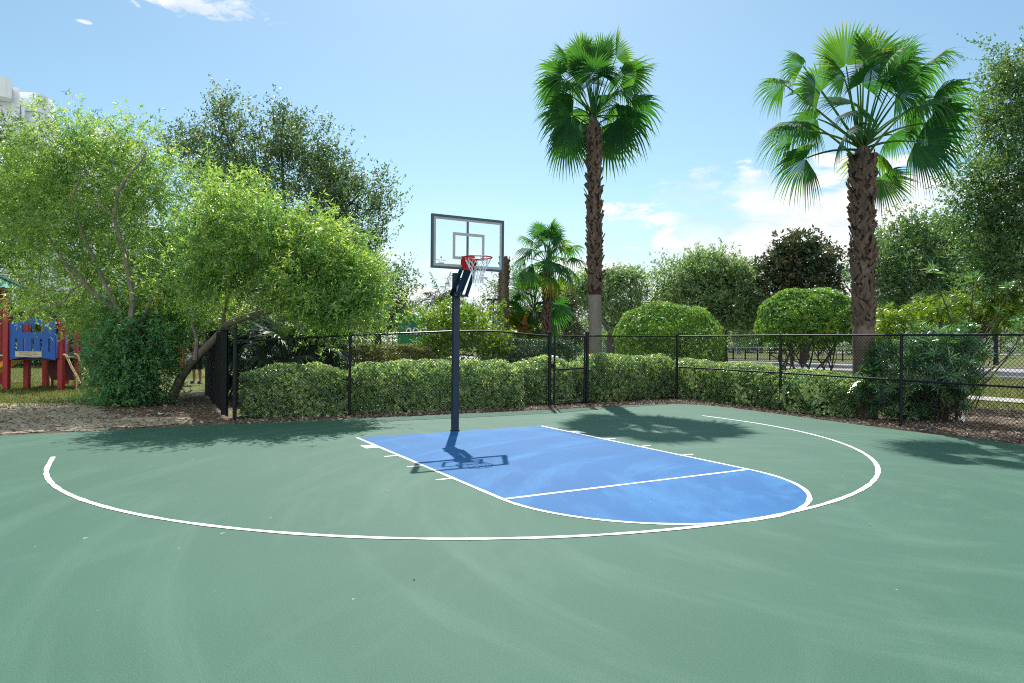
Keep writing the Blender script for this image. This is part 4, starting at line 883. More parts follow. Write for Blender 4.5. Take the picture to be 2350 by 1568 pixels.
    if b1 > b0:
        mb = MB(); z = b0; row = 0
        bul = (lambda u: 1.0) if trunk_bulge is None else trunk_bulge
        nb = max(6, int(2*PI*trunk_r/(boot_w*1.25)))
        while z < b1:
            u = (z-b0)/(b1-b0)
            for j in range(nb):
                th = 2*PI*(j+.5*(row % 2))/nb+g.normal(0, .06); o = np.array((math.cos(th), math.sin(th), 0)); tg = np.array((-o[1], o[0], 0))
                lean = (1 if g.uniform() < (.8 if (row+j) % 2 else .2) else -1)*g.uniform(.15, .9); out = g.uniform(.06, .62)*g.uniform(.5, 1.2)
                if g.uniform() < .08: continue
               
                dr = unit(np.array((0, 0, 1.0))+tg*lean+o*out); c = ax(z+g.normal(0, .045))+o*trunk_r*(bul(u)-.08)
                L = boot_len*g.uniform(.45, 1.3); w = boot_w*g.uniform(.6, 1.3); axu = unit(np.cross(dr, o)); axn = np.cross(axu, dr)
                mb.slab([(-w*.62, 0), (w*.62, 0), (w*.42, L*.7), (w*.30, L), (-w*.26, L*.96), (-w*.42, L*.7)], axu, dr, axn, c, .022*boot_len/.28+.008)
            z += boot_len*.42; row += 1
        mb.build('leaf_bases', MT['palm_boot'], tr)
        mb = MB(); zz = np.linspace(b0-.15, b1+.05, 14); mb.tube([ax(z) for z in zz], [trunk_r*(bul(np.clip((z-b0)/(b1-b0), 0, 1))*.98) for z in zz], 14); mb.build('fibre', MT['palm_fibre'], tr, smooth=True)
    return t
def fanspec(lst, x0, y0, k, d, rs=1.14, cc=(0, 0), sp=1.0):
    out = []
    for cx, cy, dd, ax, ay, az, rr, dr, r0 in lst:
        cx, cy = cc[0]+(cx-cc[0])*sp, cc[1]+(cy-cc[1])*sp; out.append((at(x0+k*cx, y0+k*cy, d+dd), SIDE*ax+np.array((0, 0, 1.0))*ay+DEEP*az, rr*rs*k*d/F, dr, r0))
    return out
h1 = at(1362, 268, 20.3); b1 = at(1368, 780, 20.3); b1[2] = 0
f1 = fanspec([(775, 520, .2, -.15, 1, .1, 330, .12, .62), (1035, 395, .3, .12, 1, .2, 290, .12, .66), (930, 560, -.75, .05, .25, -.8, 240, .5, .25), (520, 560, .1, -.9, .45, .1, 290, .3, .55), (640, 670, -.7, -.4, .15, -.7, 230, .5, .22), (1100, 560, .2, .9, .35, .1, 310, .25, .62),
   (1085, 710, -.6, .55, .05, -.5, 290, .55, .25), (590, 860, .1, -1, .12, .1, 290, .5, .5), (620, 960, -.1, -.9, -.25, -.1, 370, .5, .35), (570, 1110, .1, -.45, -.9, .1, 370, .2, .35), (1060, 960, -.15, .85, -.35, -.1, 370, .45, .2), (945, 1120, .45, .3, -.95, .2, 370, .2, .6),
   (1010, 850, .6, .7, .1, .4, 260, .4, .6), (560, 430, .5, -.6, .8, .3, 230, .2, .5), (1220, 520, .5, .85, .45, .2, 240, .3, .6), (830, 760, -.35, .05, -1, -.15, 260, .15, .25), (700, 400, .6, -.3, 1, .3, 280, .15, .55), (1180, 860, .3, .95, -.1, .3, 330, .45, .3), (480, 700, .4, -.95, .25, .3, 270, .45, .5),
   (700, 1010, .5, -.5, -.7, .4, 300, .3, .5), (890, 430, .1, .0, 1, .1, 300, .12, .45), (1000, 1010, .6, .5, -.6, .5, 300, .3, .5)], 1165.6, 38, .2398, 20.3)
fan_palm('fan_palm', 'tall slender fan palm with full crown, smooth grey lower trunk', h1, b1, 20, 1.2, .95, .185, (3.15, h1[2]-.35), 3, droop=.45, emax=1.45, emin=-.1, skirt=0, clear=True, trunk_bulge=lambda u: 1.0-.12*u, explicit=f1)
h2 = at(1978, 342, 15.7); b2 = at(1985, 780, 15.7); b2[2] = 0
f2 = fanspec([(1000, 430, .2, -.25, 1, .05, 390, .10, .70), (1180, 410, .3, .22, 1, .2, 380, .2, .55), (1350, 480, .1, .65, .75, .1, 360, .25, .4), (1500, 465, .2, .85, .6, .1, 420, .4, .5), (825, 610, -.1, -.75, .35, -.1, 330, .25, .62), (570, 560, .3, -1, .25, .2, 270, .45, .5), (640, 880, -.1, -1, .02, -.1, 360, .5, .42),
   (720, 1075, .1, -.95, -.3, .1, 350, .4, .45), (1060, 740, -.6, -.1, -.3, -.8, 230, .4, .2), (1010, 880, -.5, -.4, -.5, -.5, 260, .4, .2), (1345, 620, -.5, .5, .05, -.6, 290, .6, .2), (1600, 665, .1, 1, .32, .0, 420, .45, .5), (1575, 830, .2, 1, .05, .1, 430, .55, .35), (1480, 960, -.1, .75, -.35, -.1, 410, .4, .22),
   (1320, 910, .5, .8, .0, .4, 280, .5, .45), (1240, 1200, .5, .4, -.85, .2, 300, .15, .65), (700, 430, .5, -.65, .7, .3, 240, .4, .45), (1100, 560, -.3, .15, .7, -.6, 300, .3, .25), (1230, 560, .6, .4, .8, .4, 300, .3, .5), (1420, 760, .6, .9, .15, .5, 330, .5, .45), (800, 800, .6, -.9, .1, .5, 280, .5, .45)], 1645, 36, .3, 15.7, 1.0, (1110, 900), 1.10)
fan_palm('fan_palm', 'thick trunked fan palm with open crown, rough leaf bases down to the side fence', h2, b2, 9, 1.7, 1.15, .225, (2.0, h2[2]-.2), 9, droop=.55, emax=1.4, emin=.2, skirt=0, clear=True, pet_r=.02, boot_len=.25, trunk_bulge=lambda u: .86+.34*max(0, u-.4), boot_w=.092, explicit=f2, segs=44, smooth_mat='palm_brown')
h3 = at(1257, 598, 33); b3 = at(1253, 780, 33); b3[2] = 0
fan_palm('fan_palm', 'medium fan palm with brown booted trunk, between the backboard and the tall palm', h3, b3, 30, 1.15, 1.0, .16, (.3, h3[2]-.3), 14, droop=.6, emax=1.45, emin=-.6, segs=26, skirt=1, trunk_bulge=lambda u: 1.08)
h4 = at(1226, 708, 35); b4 = at(1226, 780, 35); b4[2] = 0
fan_palm('fan_palm', 'short bright fan palm just left of the medium palm trunk', h4, b4, 30, 1.2, 1.15, .16, (.3, h4[2]-.3), 17, droop=.35, emax=1.4, emin=-.75, segs=26, skirt=3, trunk_bulge=lambda u: 1.06)
h5 = at(1190, 775, 34); b5 = h5.copy(); b5[2] = 0
fan_palm('fan_palm', 'low yellow green young fan palm at the foot of the bare palm trunk', h5, b5, 24, .8, .95, .1, (0, 0), 19, mat=MT['palm_lime'], droop=.3, emax=1.4, emin=.0, segs=24)
# dead frond hanging on the young palm
mbp = at(1207, 745, 33.5); tdf = thing('dead_frond', 'brown dead palm frond hanging left of the medium palm trunk', 'palm frond', mbp)
v, f, r = fan(mbp+np.array((0, 0, .45)), (-.35, -.1, -1), (-.5, -.8, 0), 1.15, 14, R(22), .1, .3, .5); link('blade', quads('blade', v, f, r), MT['dryfrond'], tdf)
v, f = qtube([mbp+np.array((.45, .2, 1.0)), mbp+np.array((.2, .1, .75)), mbp+np.array((0, 0, .45))], .02); link('petiole', quads('petiole', v, f, np.full(len(f), .5)), MT['dryfrond'], tdf)
# topped trunk
bt = at(1153, 780, 33); bt[2] = 0; tt = at(1158, 592, 33)
tp = thing('palm_trunk', 'bare palm trunk without any crown, right of the backboard', 'palm tree', bt); mb = MB()
zs = np.linspace(0, 1, 14); mb.tube([bt+(tt-bt)*u for u in zs], [.16*(1.15 if u > .45 else .95)*(1-.2*(u > .97)) for u in zs], 12); tk = mb.build('trunk', MT['palm_smooth'], tp, smooth=True)
mb = MB(); g = np.random.default_rng(2); z = .42; row = 0
while z < .99:
    for j in range(7):
        th = 2*PI*(j+.5*(row % 2))/7; o = np.array((math.cos(th), math.sin(th), 0)); tg = np.array((-o[1], o[0], 0)); dr = unit(np.array((0, 0, 1))+tg*(.5 if (row+j) % 2 else -.5)+o*g.uniform(.1, .5)); axu = unit(np.cross(dr, o))
        mb.slab([(-.08, 0), (.08, 0), (.05, .26), (-.05, .26)], axu, dr, np.cross(axu, dr), bt+(tt-bt)*z+o*.15, .03)
    z += .024; row += 1
mb.build('leaf_bases', MT['palm_boot'], tk)
# palmettos in the shade under the leaning tree
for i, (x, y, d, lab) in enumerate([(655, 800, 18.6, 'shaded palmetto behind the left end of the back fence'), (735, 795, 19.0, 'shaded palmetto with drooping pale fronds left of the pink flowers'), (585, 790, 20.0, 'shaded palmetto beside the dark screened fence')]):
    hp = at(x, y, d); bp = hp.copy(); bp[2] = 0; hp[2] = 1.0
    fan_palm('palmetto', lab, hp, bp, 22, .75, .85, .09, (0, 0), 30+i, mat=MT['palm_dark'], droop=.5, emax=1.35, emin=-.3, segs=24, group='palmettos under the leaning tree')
# queen palm
hq = at(1016, 700, 42); bq = hq.copy(); bq[2] = 0; tq = thing('queen_palm', 'queen palm with arching feathery fronds, behind the hoop pole', 'palm tree', bq)
g = np.random.default_rng(8); parts = []
for i in range(13):
    az = i*2.4; el = 1.45-.085*i if i else 1.5; hd = np.array((math.cos(az), math.sin(az), 0)); d = hd*math.cos(el)+np.array((0, 0, math.sin(el))); L = 2.35; tt_ = np.linspace(0, 1, 9)[:, None]
    P = hq+d*L*tt_; P[:, 2] -= (tt_[:, 0]**2)*L*(.62 if i > 1 else .12); P += hd*(tt_**2)*.35
    v, f = qtube(P, np.linspace(.03, .008, 9)); parts.append((v, f, np.full(len(f), .8)))
    m = 46; s = np.linspace(.12, 1, m); c = np.stack([np.interp(s, tt_[:, 0], P[:, k]) for k in range(3)], 1); T = unit(np.gradient(c, axis=0)); sd = unit(np.cross(T, (0, 0, 1.0)))
    for sg in (-1, 1):
        dd = T*.5+sd*sg*g.uniform(.4, 1, (m, 1))+np.array((0, 0, -.55))+g.normal(0, .2, (m, 3)); v, f = leaves(c, dd, g.normal(0, .4, (m, 3))+np.array((0, 0, 1)), .62*np.sin(PI*(.15+.8*s)), .045); parts.append((v, f, np.clip(g.normal(.45, .2, m), 0, 1)))
v, f, r = join(parts); link('crown', quads('crown', v, f, r), MT['queen'], tq)
mb = MB(); mb.tube([bq, bq+np.array((.05, 0, 2)), hq], [.2, .15, .11], 10); mb.build('trunk', MT['palm_smooth'], tq, smooth=True)
# ================================================================== playground
MT['pred'] = paint('play_red', (.40, .018, .028), .4, .5, var=.15); MT['pblue'] = paint('play_blue', (.012, .11, .45), .45, .45, var=.1)
MT['pgreen'] = paint('play_green', (.012, .25, .18), .6, .15, var=.15); MT['pmaroon'] = paint('play_maroon', (.09, .010, .012), .55, .4, var=.15)
MT['pyellow'] = paint('play_yellow', (.78, .36, .02), .4, .5, var=.08); MT['pbeige'] = paint('play_beige', (.62, .48, .22), .5, .4, var=.1)
MT['pnavy'] = paint('play_navy', (.008, .018, .06), .45, .4, var=.1); MT['plilac'] = paint('play_lilac', (.40, .38, .62), .6, .15, var=.1); MT['pwood'] = paint('play_brown', (.22, .11, .06), .6, .3, var=.2)
MT['plaque'] = paint('plaque_tan', (.66, .56, .38), .5, .4, var=.05); MT['ink'] = paint('plaque_ink', (.10, .07, .05), .6, .2, var=.05)
ps = thing('play_structure', 'red, blue and green playground climbing frame with yellow slide, beside the wispy tree', 'play structure', (-7.3, 12.0, 0))
pu = unit(np.array((SIDE[0], SIDE[1], 0))); pd = DEEP
o0 = gnd(16, 22.0); WD = (133-16)/F*22.2
def pp(u, v, z=0.0): q = o0+pu*u+pd*v; return np.array((q[0], q[1], z))
for u, v, h in ((0, 0, 2.95), (WD, .15, 2.35), (0.05, .85, 2.4), (.10, 1.7, 2.4), (.2, 2.6, 2.3), (WD+.02, .95, 2.3), (WD+.1, 1.7, 2.25), (WD+.12, 2.5, 2.2)):
    mb = MB(); c = pp(u, v); mb.box((c[0], c[1], h/2-.03), (.15, .15, h+.06), ax=(pu, pd, (0, 0, 1))); p_ = mb.build('post', MT['pred'], ps)
    mb = MB(); mb.box((c[0], c[1], h+.015), (.165, .165, .028), ax=(pu, pd, (0, 0, 1))); mb.build('post_cap', MT['pred'], p_)
# blue panel with arched bottom and slots, built from bars around the openings
mb = MB(); pw0, pw1 = .10, WD-.08; pv = .02
outline = [(pw0, .92)]+[(pw0+(pw1-pw0)*t, .92+.09*math.sin(PI*t)) for t in np.linspace(.08, .92, 12)]+[(pw1, .92), (pw1, 1.18), (pw0, 1.18)]
P3 = lambda poly, m, nm, par, v=pv, t=.04: (lambda mb_: mb_.build(nm, m, par))(MB().slab(poly, pu, (0, 0, 1), -pd, pp(0, v), t))
pan = P3(outline, MT['pblue'], 'panel', ps)
mb = MB(); n = 5; gaps = np.linspace(pw0+.20, pw1-.20, n); hw = .036; zb, zt = 1.181, 1.60; xs = [pw0]+[q for g_ in gaps for q in (g_-hw, g_+hw)]+[pw1]
for i in range(0, len(xs), 2): mb.slab([(xs[i], zb), (xs[i+1], zb), (xs[i+1], zt), (xs[i], zt)], pu, (0, 0, 1), -pd, pp(0, pv), .04)
mid = (pw0+pw1)/2
mb.slab([(pw0, zt+.001), (pw1, zt+.001), (pw1, 1.80), (pw0, 1.80)], pu, (0, 0, 1), -pd, pp(0, pv), .04)
mb.slab([(pw0, 1.801), (mid-.34, 1.801), (mid-.34, 2.16), (pw0, 2.10)], pu, (0, 0, 1), -pd, pp(0, pv), .04); mb.slab([(mid+.34, 1.801), (pw1, 1.801), (pw1, 2.10), (mid+.34, 2.16)], pu, (0, 0, 1), -pd, pp(0, pv), .04)
mb.slab([(mid-.34, 2.05)]+[(mid-.34+.68*t, 2.05-.0) for t in (1,)]+[(mid+.34, 2.16)]+[(mid+.34-.68*t, 2.16+.09*math.sin(PI*t)) for t in np.linspace(.1, .9, 8)]+[(mid-.34, 2.16)], pu, (0, 0, 1), -pd, pp(0, pv), .04)
mb.slab([(mid-.015, 1.801), (mid+.015, 1.801), (mid+.015, 2.05), (mid-.015, 2.05)], pu, (0, 0, 1), -pd, pp(0, pv), .03)
mb.build('upper_panel', MT['pblue'], ps)
mb = MB(); mb.slab([(mid-.54, 1.02), (mid+.30, 1.02), (mid+.30, 1.19), (mid-.54, 1.19)], pu, (0, 0, 1), -pd, pp(0, pv-.04), .015); plq = mb.build('plaque', MT['plaque'], pan)
for z, s, l in ((1.135, .034, 'EQUIPMENT DESIGNED FOR AGES 2 - 5'), (1.088, .034, 'ADULT SUPERVISION RECOMMENDED'), (1.045, .034, 'AT ALL TIMES')): text_mesh('lettering', l, s, pp(mid-.12, pv-.0565, z), pu, (0, 0, 1), MT['ink'], plq, .0005)
# deck, maroon climbing wall underneath, inner purple panels
mb = MB(); c = pp(WD/2, 1.35, .95); mb.box(c, (WD-.05, 2.4, .08), ax=(pu, pd, (0, 0, 1))); mb.build('deck', MT['pnavy'], ps)
mb = MB(); mb.slab([(.75, .22), (WD-.05, .22), (WD-.05, .95), (.70, .98), (.62, .6)], pu, (0, 0, 1), pd, pp(0, 1.0), .06); mb.slab([(.75, -.02), (.80, -.02), (.80, .25), (.75, .25)], pu, (0, 0, 1), pd, pp(0, 1.0), .05); mb.build('climbing_wall', MT['pmaroon'], ps)
for u in (.25, WD-.25): mb = MB(); mb.slab([(u-.2, 1.0), (u+.2, 1.0), (u+.2, 1.75), (u-.2, 1.75)], pu, (0, 0, 1), pd, pp(0, .5), .03); mb.build('inner_panel', MT['plilac'], ps)
# roofed tower, partly out of view at the left
rc = o0-pu*2.75+pd*.9; mb = MB(); ez = 3.33; hw_ = 1.62; apex = rc+np.array((0, 0, 4.42)); cs = [rc+pu*a*hw_+pd*b*hw_+np.array((0, 0, ez)) for a, b in ((-1, -1), (1, -1), (1, 1), (-1, 1))]
for i in range(4):
    a, b = cs[i], cs[(i+1) % 4]
    for k in range(7):
        t0, t1 = k/7, (k+1)/7; m0, m1 = t0-.02, t1
        L = lambda p, t, dz=0: p+(apex-p)*t+np.array((0, 0, dz))
        nseg = 8-k
        for j in range(nseg):
            q0, q1 = j/nseg, (j+1)/nseg; A = L(a, m0, .03)+(L(b, m0, .03)-L(a, m0, .03))*q0; B = L(a, m0, .03)+(L(b, m0, .03)-L(a, m0, .03))*q1; Mx = (A+B)/2-np.array((0, 0, .045)); Cc = L(a, m1)+(L(b, m1)-L(a, m1))*q1; Dd = L(a, m1)+(L(b, m1)-L(a, m1))*q0
            mb.add([A, Mx, B, Cc, Dd], [(0, 1, 2, 3, 4)])
rf = mb.build('roof', MT['pgreen'], ps)
mb = MB()
for c_ in cs: mb.bar(c_+np.array((0, 0, .045)), apex+np.array((0, 0, .04)), .16, .035, (0, 0, 1))
mb.build('roof_ridge', MT['plilac'], rf)
mb = MB()
for i in range(4): mb.bar(cs[i]-np.array((0, 0, .06)), cs[(i+1) % 4]-np.array((0, 0, .06)), .05, .10)
mb.build('eave', MT['pwood'], rf)
for a, b in ((.92, -.92), (.85, .85)):
    c = rc+pu*a*1.25+pd*b*1.25; mb = MB(); mb.box((c[0], c[1], 1.66), (.15, .15, 3.40), ax=(pu, pd, (0, 0, 1))); mb.build('post', MT['pred'], ps)
mb = MB()
for u in np.linspace(-.32, -.08, 4): mb.box(pp(u, .4, 1.5), (.05, .03, .9), ax=(pu, pd, (0, 0, 1)))
mb.box(pp(-.3, .4, 1.05), (.7, .05, .06), ax=(pu, pd, (0, 0, 1))); mb.build('balusters', MT['pgreen'], ps)
mb = MB(); mb.tube([pp(-.22, .3, 2.2), pp(-.22, .3, 1.05), pp(-.9, .3, 1.02)], .03, 8); mb.build('yellow_rail', MT['pbeige'], ps)
mb = MB(); a = [pp(-.05, .55, .92), pp(-.5, .5, .60), pp(-1.2, .45, .25), pp(-1.9, .4, .12)]
T = np.array(a); 
for k in range(3):
    for w0, w1, z0, z1 in ((-.25, .25, 0, 0), (-.25, -.25, 0, .16), (.25, .25, 0, .16)):
        mb.add([T[k]+pd*w0+(0, 0, z0), T[k]+pd*w1+(0, 0, z1), T[k+1]+pd*w1+(0, 0, z1), T[k+1]+pd*w0+(0, 0, z0)], [(0, 1, 2, 3)])
        mb.add([T[k]+pd*w0*1.04+(0, 0, z0-.02), T[k]+pd*w1*1.04+(0, 0, z1-.02), T[k+1]+pd*w1*1.04+(0, 0, z1-.02), T[k+1]+pd*w0*1.04+(0, 0, z0-.02)], [(3, 2, 1, 0)])
mb.build('slide', MT['pyellow'], ps)
# right hand side: curly ladder rails, green sloping rails, navy steps, lone red post
for dv in (.0, .55):
    mb = MB(); mb.tube([pp(WD+.10, dv+.1, 1.10), pp(WD+.22, dv+.05, 1.08), pp(WD+.45, dv-.05, .72), pp(WD+.70, dv-.15, .40), pp(WD+.82, dv-.2, .20)], .035, 8); mb.tube([pp(WD+.70, dv-.15, .40), pp(WD+.70, dv-.15, -.05)], .035, 8); mb.build('ladder_rail', MT['pbeige'], ps, smooth=True)
rp2 = gnd(213, 23.2)
mb = MB(); mb.box((rp2[0], rp2[1], .79), (.16, .16, 1.64), ax=(pu, pd, (0, 0, 1))); p_ = mb.build('post', MT['pred'], ps)
mb = MB(); mb.box((rp2[0], rp2[1], 1.625), (.175, .175, .03), ax=(pu, pd, (0, 0, 1))); mb.build('post_cap', MT['steel'], p_)
mb = MB()
for z0, z1 in ((1.85, 1.35), (1.28, .82)): mb.tube([pp(WD+.12, 2.0, z0), (rp2[0], rp2[1], z1)], .03, 8)
mb.box(pp(WD+.06, 1.25, 1.45), (.05, .5, .95), ax=(pu, pd, (0, 0, 1))); mb.build('green_rail', MT['pgreen'], ps, smooth=True)
mb = MB(); mb.slab([(WD+.15, .38), (WD+1.6, .12), (WD+1.6, .34), (WD+.95, .34), (WD+.95, .52), (WD+.55, .52), (WD+.55, .75), (WD+.15, .85)], pu, (0, 0, 1), pd, pp(0, 2.2), .7); mb.build('steps', MT['pnavy'], ps)
sw = thing('play_panel_posts', 'second red post frame half hidden by leaves, right of the lone play post', 'play structure', gnd(420, 24))
for x, h in ((330, 1.3), (418, 1.45)):
    mb = MB(); q = gnd(x, 24.5); mb.box((q[0], q[1], h/2-.03), (.13, .13, h+.06), ax=(pu, pd, (0, 0, 1))); mb.build('post', MT['pred'], sw)
mb = MB(); mb.bar(gnd(330, 24.5)+np.array((0, 0, 1.2)), gnd(418, 24.5)+np.array((0, 0, 1.3)), .05, .05); mb.build('rail', MT['pred'], sw)

# ================================================================== person half hidden behind the leaning trunk
MT['skin'] = paint('skin', (.30, .16, .10), .55, .35, var=.08); MT['shorts'] = paint('black_shorts', (.010, .010, .013), .8, .2, var=.2); MT['shirt'] = paint('dark_top', (.035, .03, .035), .8, .2, var=.2); MT['hair'] = paint('dark_hair', (.02, .013, .01), .6, .3, var=.3); MT['cloth'] = paint('pale_cloth', (.50, .54, .62), .8, .2, var=.15, sc=20); MT['sandal'] = paint('sandal', (.02, .018, .016), .6, .3)
pc = gnd(452, 25.2); pr = thing('person', 'person in dark top and black shorts holding pale cloth, behind the leaning trunk', 'person', pc)
def skin_mesh(name, V, E, rad, m, parent, root=0, sub=2):
    me = bpy.data.meshes.new(name); W_ = [tuple(pc+SIDE*p[0]+DEEP*p[1]+np.array((0, 0, p[2]))) for p in V]; me.from_pydata(W_, E, []); me.update()
    o = link(name, me, m, parent); md = o.modifiers.new('skin', 'SKIN'); md.use_smooth_shade = True
    if not me.skin_vertices: me.attributes
    for i, r_ in enumerate(rad):
        sv = me.skin_vertices[0].data[i]; sv.radius = (r_, r_) if np.isscalar(r_) else r_; sv.use_root = (i == root)
    s = o.modifiers.new('sub', 'SUBSURF'); s.levels = sub; s.render_levels = sub
    dg = bpy.context.evaluated_depsgraph_get(); dg.update(); ev = bpy.data.meshes.new_from_object(o.evaluated_get(dg)); o.modifiers.clear(); ev.materials.clear(); ev.materials.append(m); o.data = ev
    ev.polygons.foreach_set('use_smooth', np.ones(len(ev.polygons), bool))
    return o
bV = [(0, 0, .95), (0, 0, 1.12), (0, .01, 1.32), (0, .01, 1.46), (0, .0, 1.53), (0, -.01, 1.60), (0, -.015, 1.70),
      (.10, 0, .90), (.12, -.04, .50), (.13, .02, .10), (.15, -.10, .04), (-.10, 0, .90), (-.12, .03, .50), (-.13, .10, .10), (-.15, -.02, .04),
      (.19, .01, 1.40), (.25, -.06, 1.14), (.10, -.26, 1.08), (.03, -.31, 1.09), (-.19, .01, 1.40), (-.25, -.06, 1.13), (-.12, -.26, 1.06), (-.06, -.31, 1.07)]
bE = [(0, 1), (1, 2), (2, 3), (3, 4), (4, 5), (5, 6), (0, 7), (7, 8), (8, 9), (9, 10), (0, 11), (11, 12), (12, 13), (13, 14), (3, 15), (15, 16), (16, 17), (17, 18), (3, 19), (19, 20), (20, 21), (21, 22)]
bR = [.135, .12, .14, .11, .055, .088, .085, .095, .062, .042, .036, .095, .062, .042, .036, .062, .045, .034, .036, .062, .045, .034, .036]
if not True: pass
def ensure_skin(me): return me
o_ = None
try:
    bpy.context.view_layer.objects.active = None
    body = skin_mesh('body', bV, bE, bR, MT['skin'], pr)
except Exception as e_:
    print('skin fallback', e_)
    mb = MB()
    for a, b in bE:
        A = pc+SIDE*bV[a][0]+DEEP*bV[a][1]+np.array((0, 0, bV[a][2])); B = pc+SIDE*bV[b][0]+DEEP*bV[b][1]+np.array((0, 0, bV[b][2])); mb.tube([A, B], [bR[a], bR[b]], 10)
    body = mb.build('body', MT['skin'], pr, smooth=True)
def L3(p): return pc+SIDE*p[0]+DEEP*p[1]+np.array((0, 0, p[2]))
mb = MB(); mb.tube([L3((0, 0, 1.02)), L3((0, 0, .86))], [.165, .18], 12)
for sx in (-1, 1): mb.tube([L3((sx*.09, 0, .93)), L3((sx*.115, -.02, .52))], [.115, .105], 12)
mb.build('shorts', MT['shorts'], pr, smooth=True)
mb = MB(); mb.tube([L3((0, 0, 1.0)), L3((0, 0, 1.12)), L3((0, .01, 1.32)), L3((0, .01, 1.44)), L3((0, .0, 1.50))], [.160, .150, .170, .135, .075], 14)
for sx in (-1, 1): mb.tube([L3((sx*.11, .01, 1.41)), L3((sx*.19, .01, 1.39)), L3((sx*.235, -.04, 1.2))], [.075, .078, .066], 10)
mb.build('shirt', MT['shirt'], pr, smooth=True)
mb = MB(); mb.ball(L3((0, .015, 1.685)), (.098, .105, .105), 12, 8); mb.ball(L3((0, .05, 1.60)), (.085, .06, .09), 10, 6); mb.build('hair', MT['hair'], pr, smooth=True)
mb = MB()
for sx, q in ((1, 10), (-1, 14)): p = bV[q]; mb.box(L3((p[0], p[1]+.03, .012)), (.09, .26, .03), ax=(SIDE, DEEP, (0, 0, 1))); mb.box(L3((p[0], p[1]-.03, .06)), (.10, .03, .06), ax=(SIDE, DEEP, (0, 0, 1)))
mb.build('sandals', MT['sandal'], pr)
mb = MB()
for sx in (-1, 1):
    for k in range(5): b0_ = L3((sx*.05+.012*(k-2), -.33, 1.08)); mb.tube([b0_, b0_-DEEP*.03+np.array((0, 0, -.012)), b0_-DEEP*.03+np.array((0, 0, -.035+.004*abs(k-2)))], .008, 5)
mb.build('fingers', MT['skin'], pr, smooth=True)
tw = thing('towel', 'pale bluish cloth held in front of the person', 'cloth', L3((-.1, -.37, .6))); mb = MB(); gx_ = np.linspace(-.32, .02, 12)
vv = [L3((x, -.375+.03*math.sin(x*40+z*3), z)) for z in (1.10, .95, .8, .65, .55) for x in gx_]; mb.add(vv, [(r_*12+i, r_*12+i+1, (r_+1)*12+i+1, (r_+1)*12+i) for r_ in range(4) for i in range(11)]); 
tb0 = mb.build('fabric', MT['cloth'], tw, smooth=True); sd_ = tb0.modifiers.new('thick', 'SOLIDIFY'); sd_.thickness = .012

# ================================================================== buildings
MT['stucco'] = paint('white_stucco', (.84, .87, .90), .8, .2, var=.05, sc=.5); MT['glass'] = paint('blue_window', (.02, .16, .28), .08, .6, var=.2, sc=.3); MT['dkglass'] = paint('dark_window', (.06, .08, .085), .15, .6, var=.2, sc=.3); MT['roofgrey'] = paint('roof_grey', (.4, .4, .39), .8, .2)
bl = thing('apartment_building', 'tall white building with curved balcony walls rising above the wispy tree', 'building', gnd(100, 66))
def bp(x, d): q = gnd(x, d); return (q[0], q[1])
HB = 1.65+(780-250)/F*60*1.0
plan = [bp(-420, 56), bp(-60, 57)]
def arcs(x0, d0, x1, d1, bul, n=10):
    a = np.array(bp(x0, d0)); b = np.array(bp(x1, d1)); t = np.linspace(0, 1, n)[:, None]; nv = np.array((-DEEP[0], -DEEP[1])); return [tuple(q) for q in a+(b-a)*t+nv*np.sin(PI*t)*bul]
zt = lambda y, d: 1.653+(779-y)/F*d
# (x range, depth, roof line y at that depth, outward bulge)
blocks = [(-140, 23, 55, 176), (20, 41, 57, 207), (38, 122, 60, 217), (120, 216, 65, 345), (205, 282, 70, 298), (270, 335, 75, 326)]
for i, (xa, xb, d_, yt) in enumerate(blocks):
    kd = [1.3, .05, 4.0, 2, 4, 3][i]; xs_ = np.linspace(xa, xb, 22); tt_ = np.clip((np.linspace(0, 1, 22)-.25)/.75, 0, 1)
    fr_ = [bp(x_, d_+kd*(1-math.sqrt(max(0, 1-t_*t_)))) for x_, t_ in zip(xs_, tt_)]
    bk = [bp(xb, d_+kd+6), bp(xa, d_+10)]; H = zt(yt, d_)
    inner = [tuple(np.array(q)+DEEP[:2]*(1.5 if i == 0 else .30)) for q in fr_]
    mb = MB(); mb.prism((inner+bk)[::-1], 0, H-1.62); w_ = mb.build('wall', MT['stucco'], bl)
    mb = MB(); mb.prism((fr_+bk)[::-1], H-1.6, H); mb.build('parapet', MT['stucco'], bl)
    fo = fr_+[tuple(np.array(q)+DEEP[:2]*.25) for q in fr_[::-1]]
    for k in range(1, 7):
        z = H-1.6-k*3.1
        if z < 1: break
        mb = MB(); mb.prism(fo[::-1], z-.1, z+1.0); mb.build('balcony', MT['stucco'], bl)
    for k in range(0, 6):
        z = H-1.7-k*3.1
        if z < 2.4: break
        for (t0, t1) in (((.55, .98),) if i == 0 else ((.12, .8),) if i == 1 else ((.55, .95),)):
            nI = len(inner)-1; j0, j1 = int(t0*nI), max(int(t0*nI)+1, int(t1*nI)); m_ = MT['glass'] if i < 2 else MT['dkglass']
            mb = MB(); a = np.array(inner[j0]); b = np.array(inner[j1]); nv = -DEEP[:2]*.05
            mb.add([(*(a+nv), z-2.1), (*(b+nv), z-2.1), (*(b+nv), z), (*(a+nv), z)], [(0, 1, 2, 3)]); wn = mb.build('window', m_, bl)
mb = MB()
for x, y, d in ((27, 196, 60), (146, 256, 68)): q = at(x, y, d); mb.tube([(q[0], q[1], q[2]-2.2), tuple(q)], .07, 5); mb.ball(q, .16, 6, 4)
mb.build('roof_lamps', MT['steel'], bl)
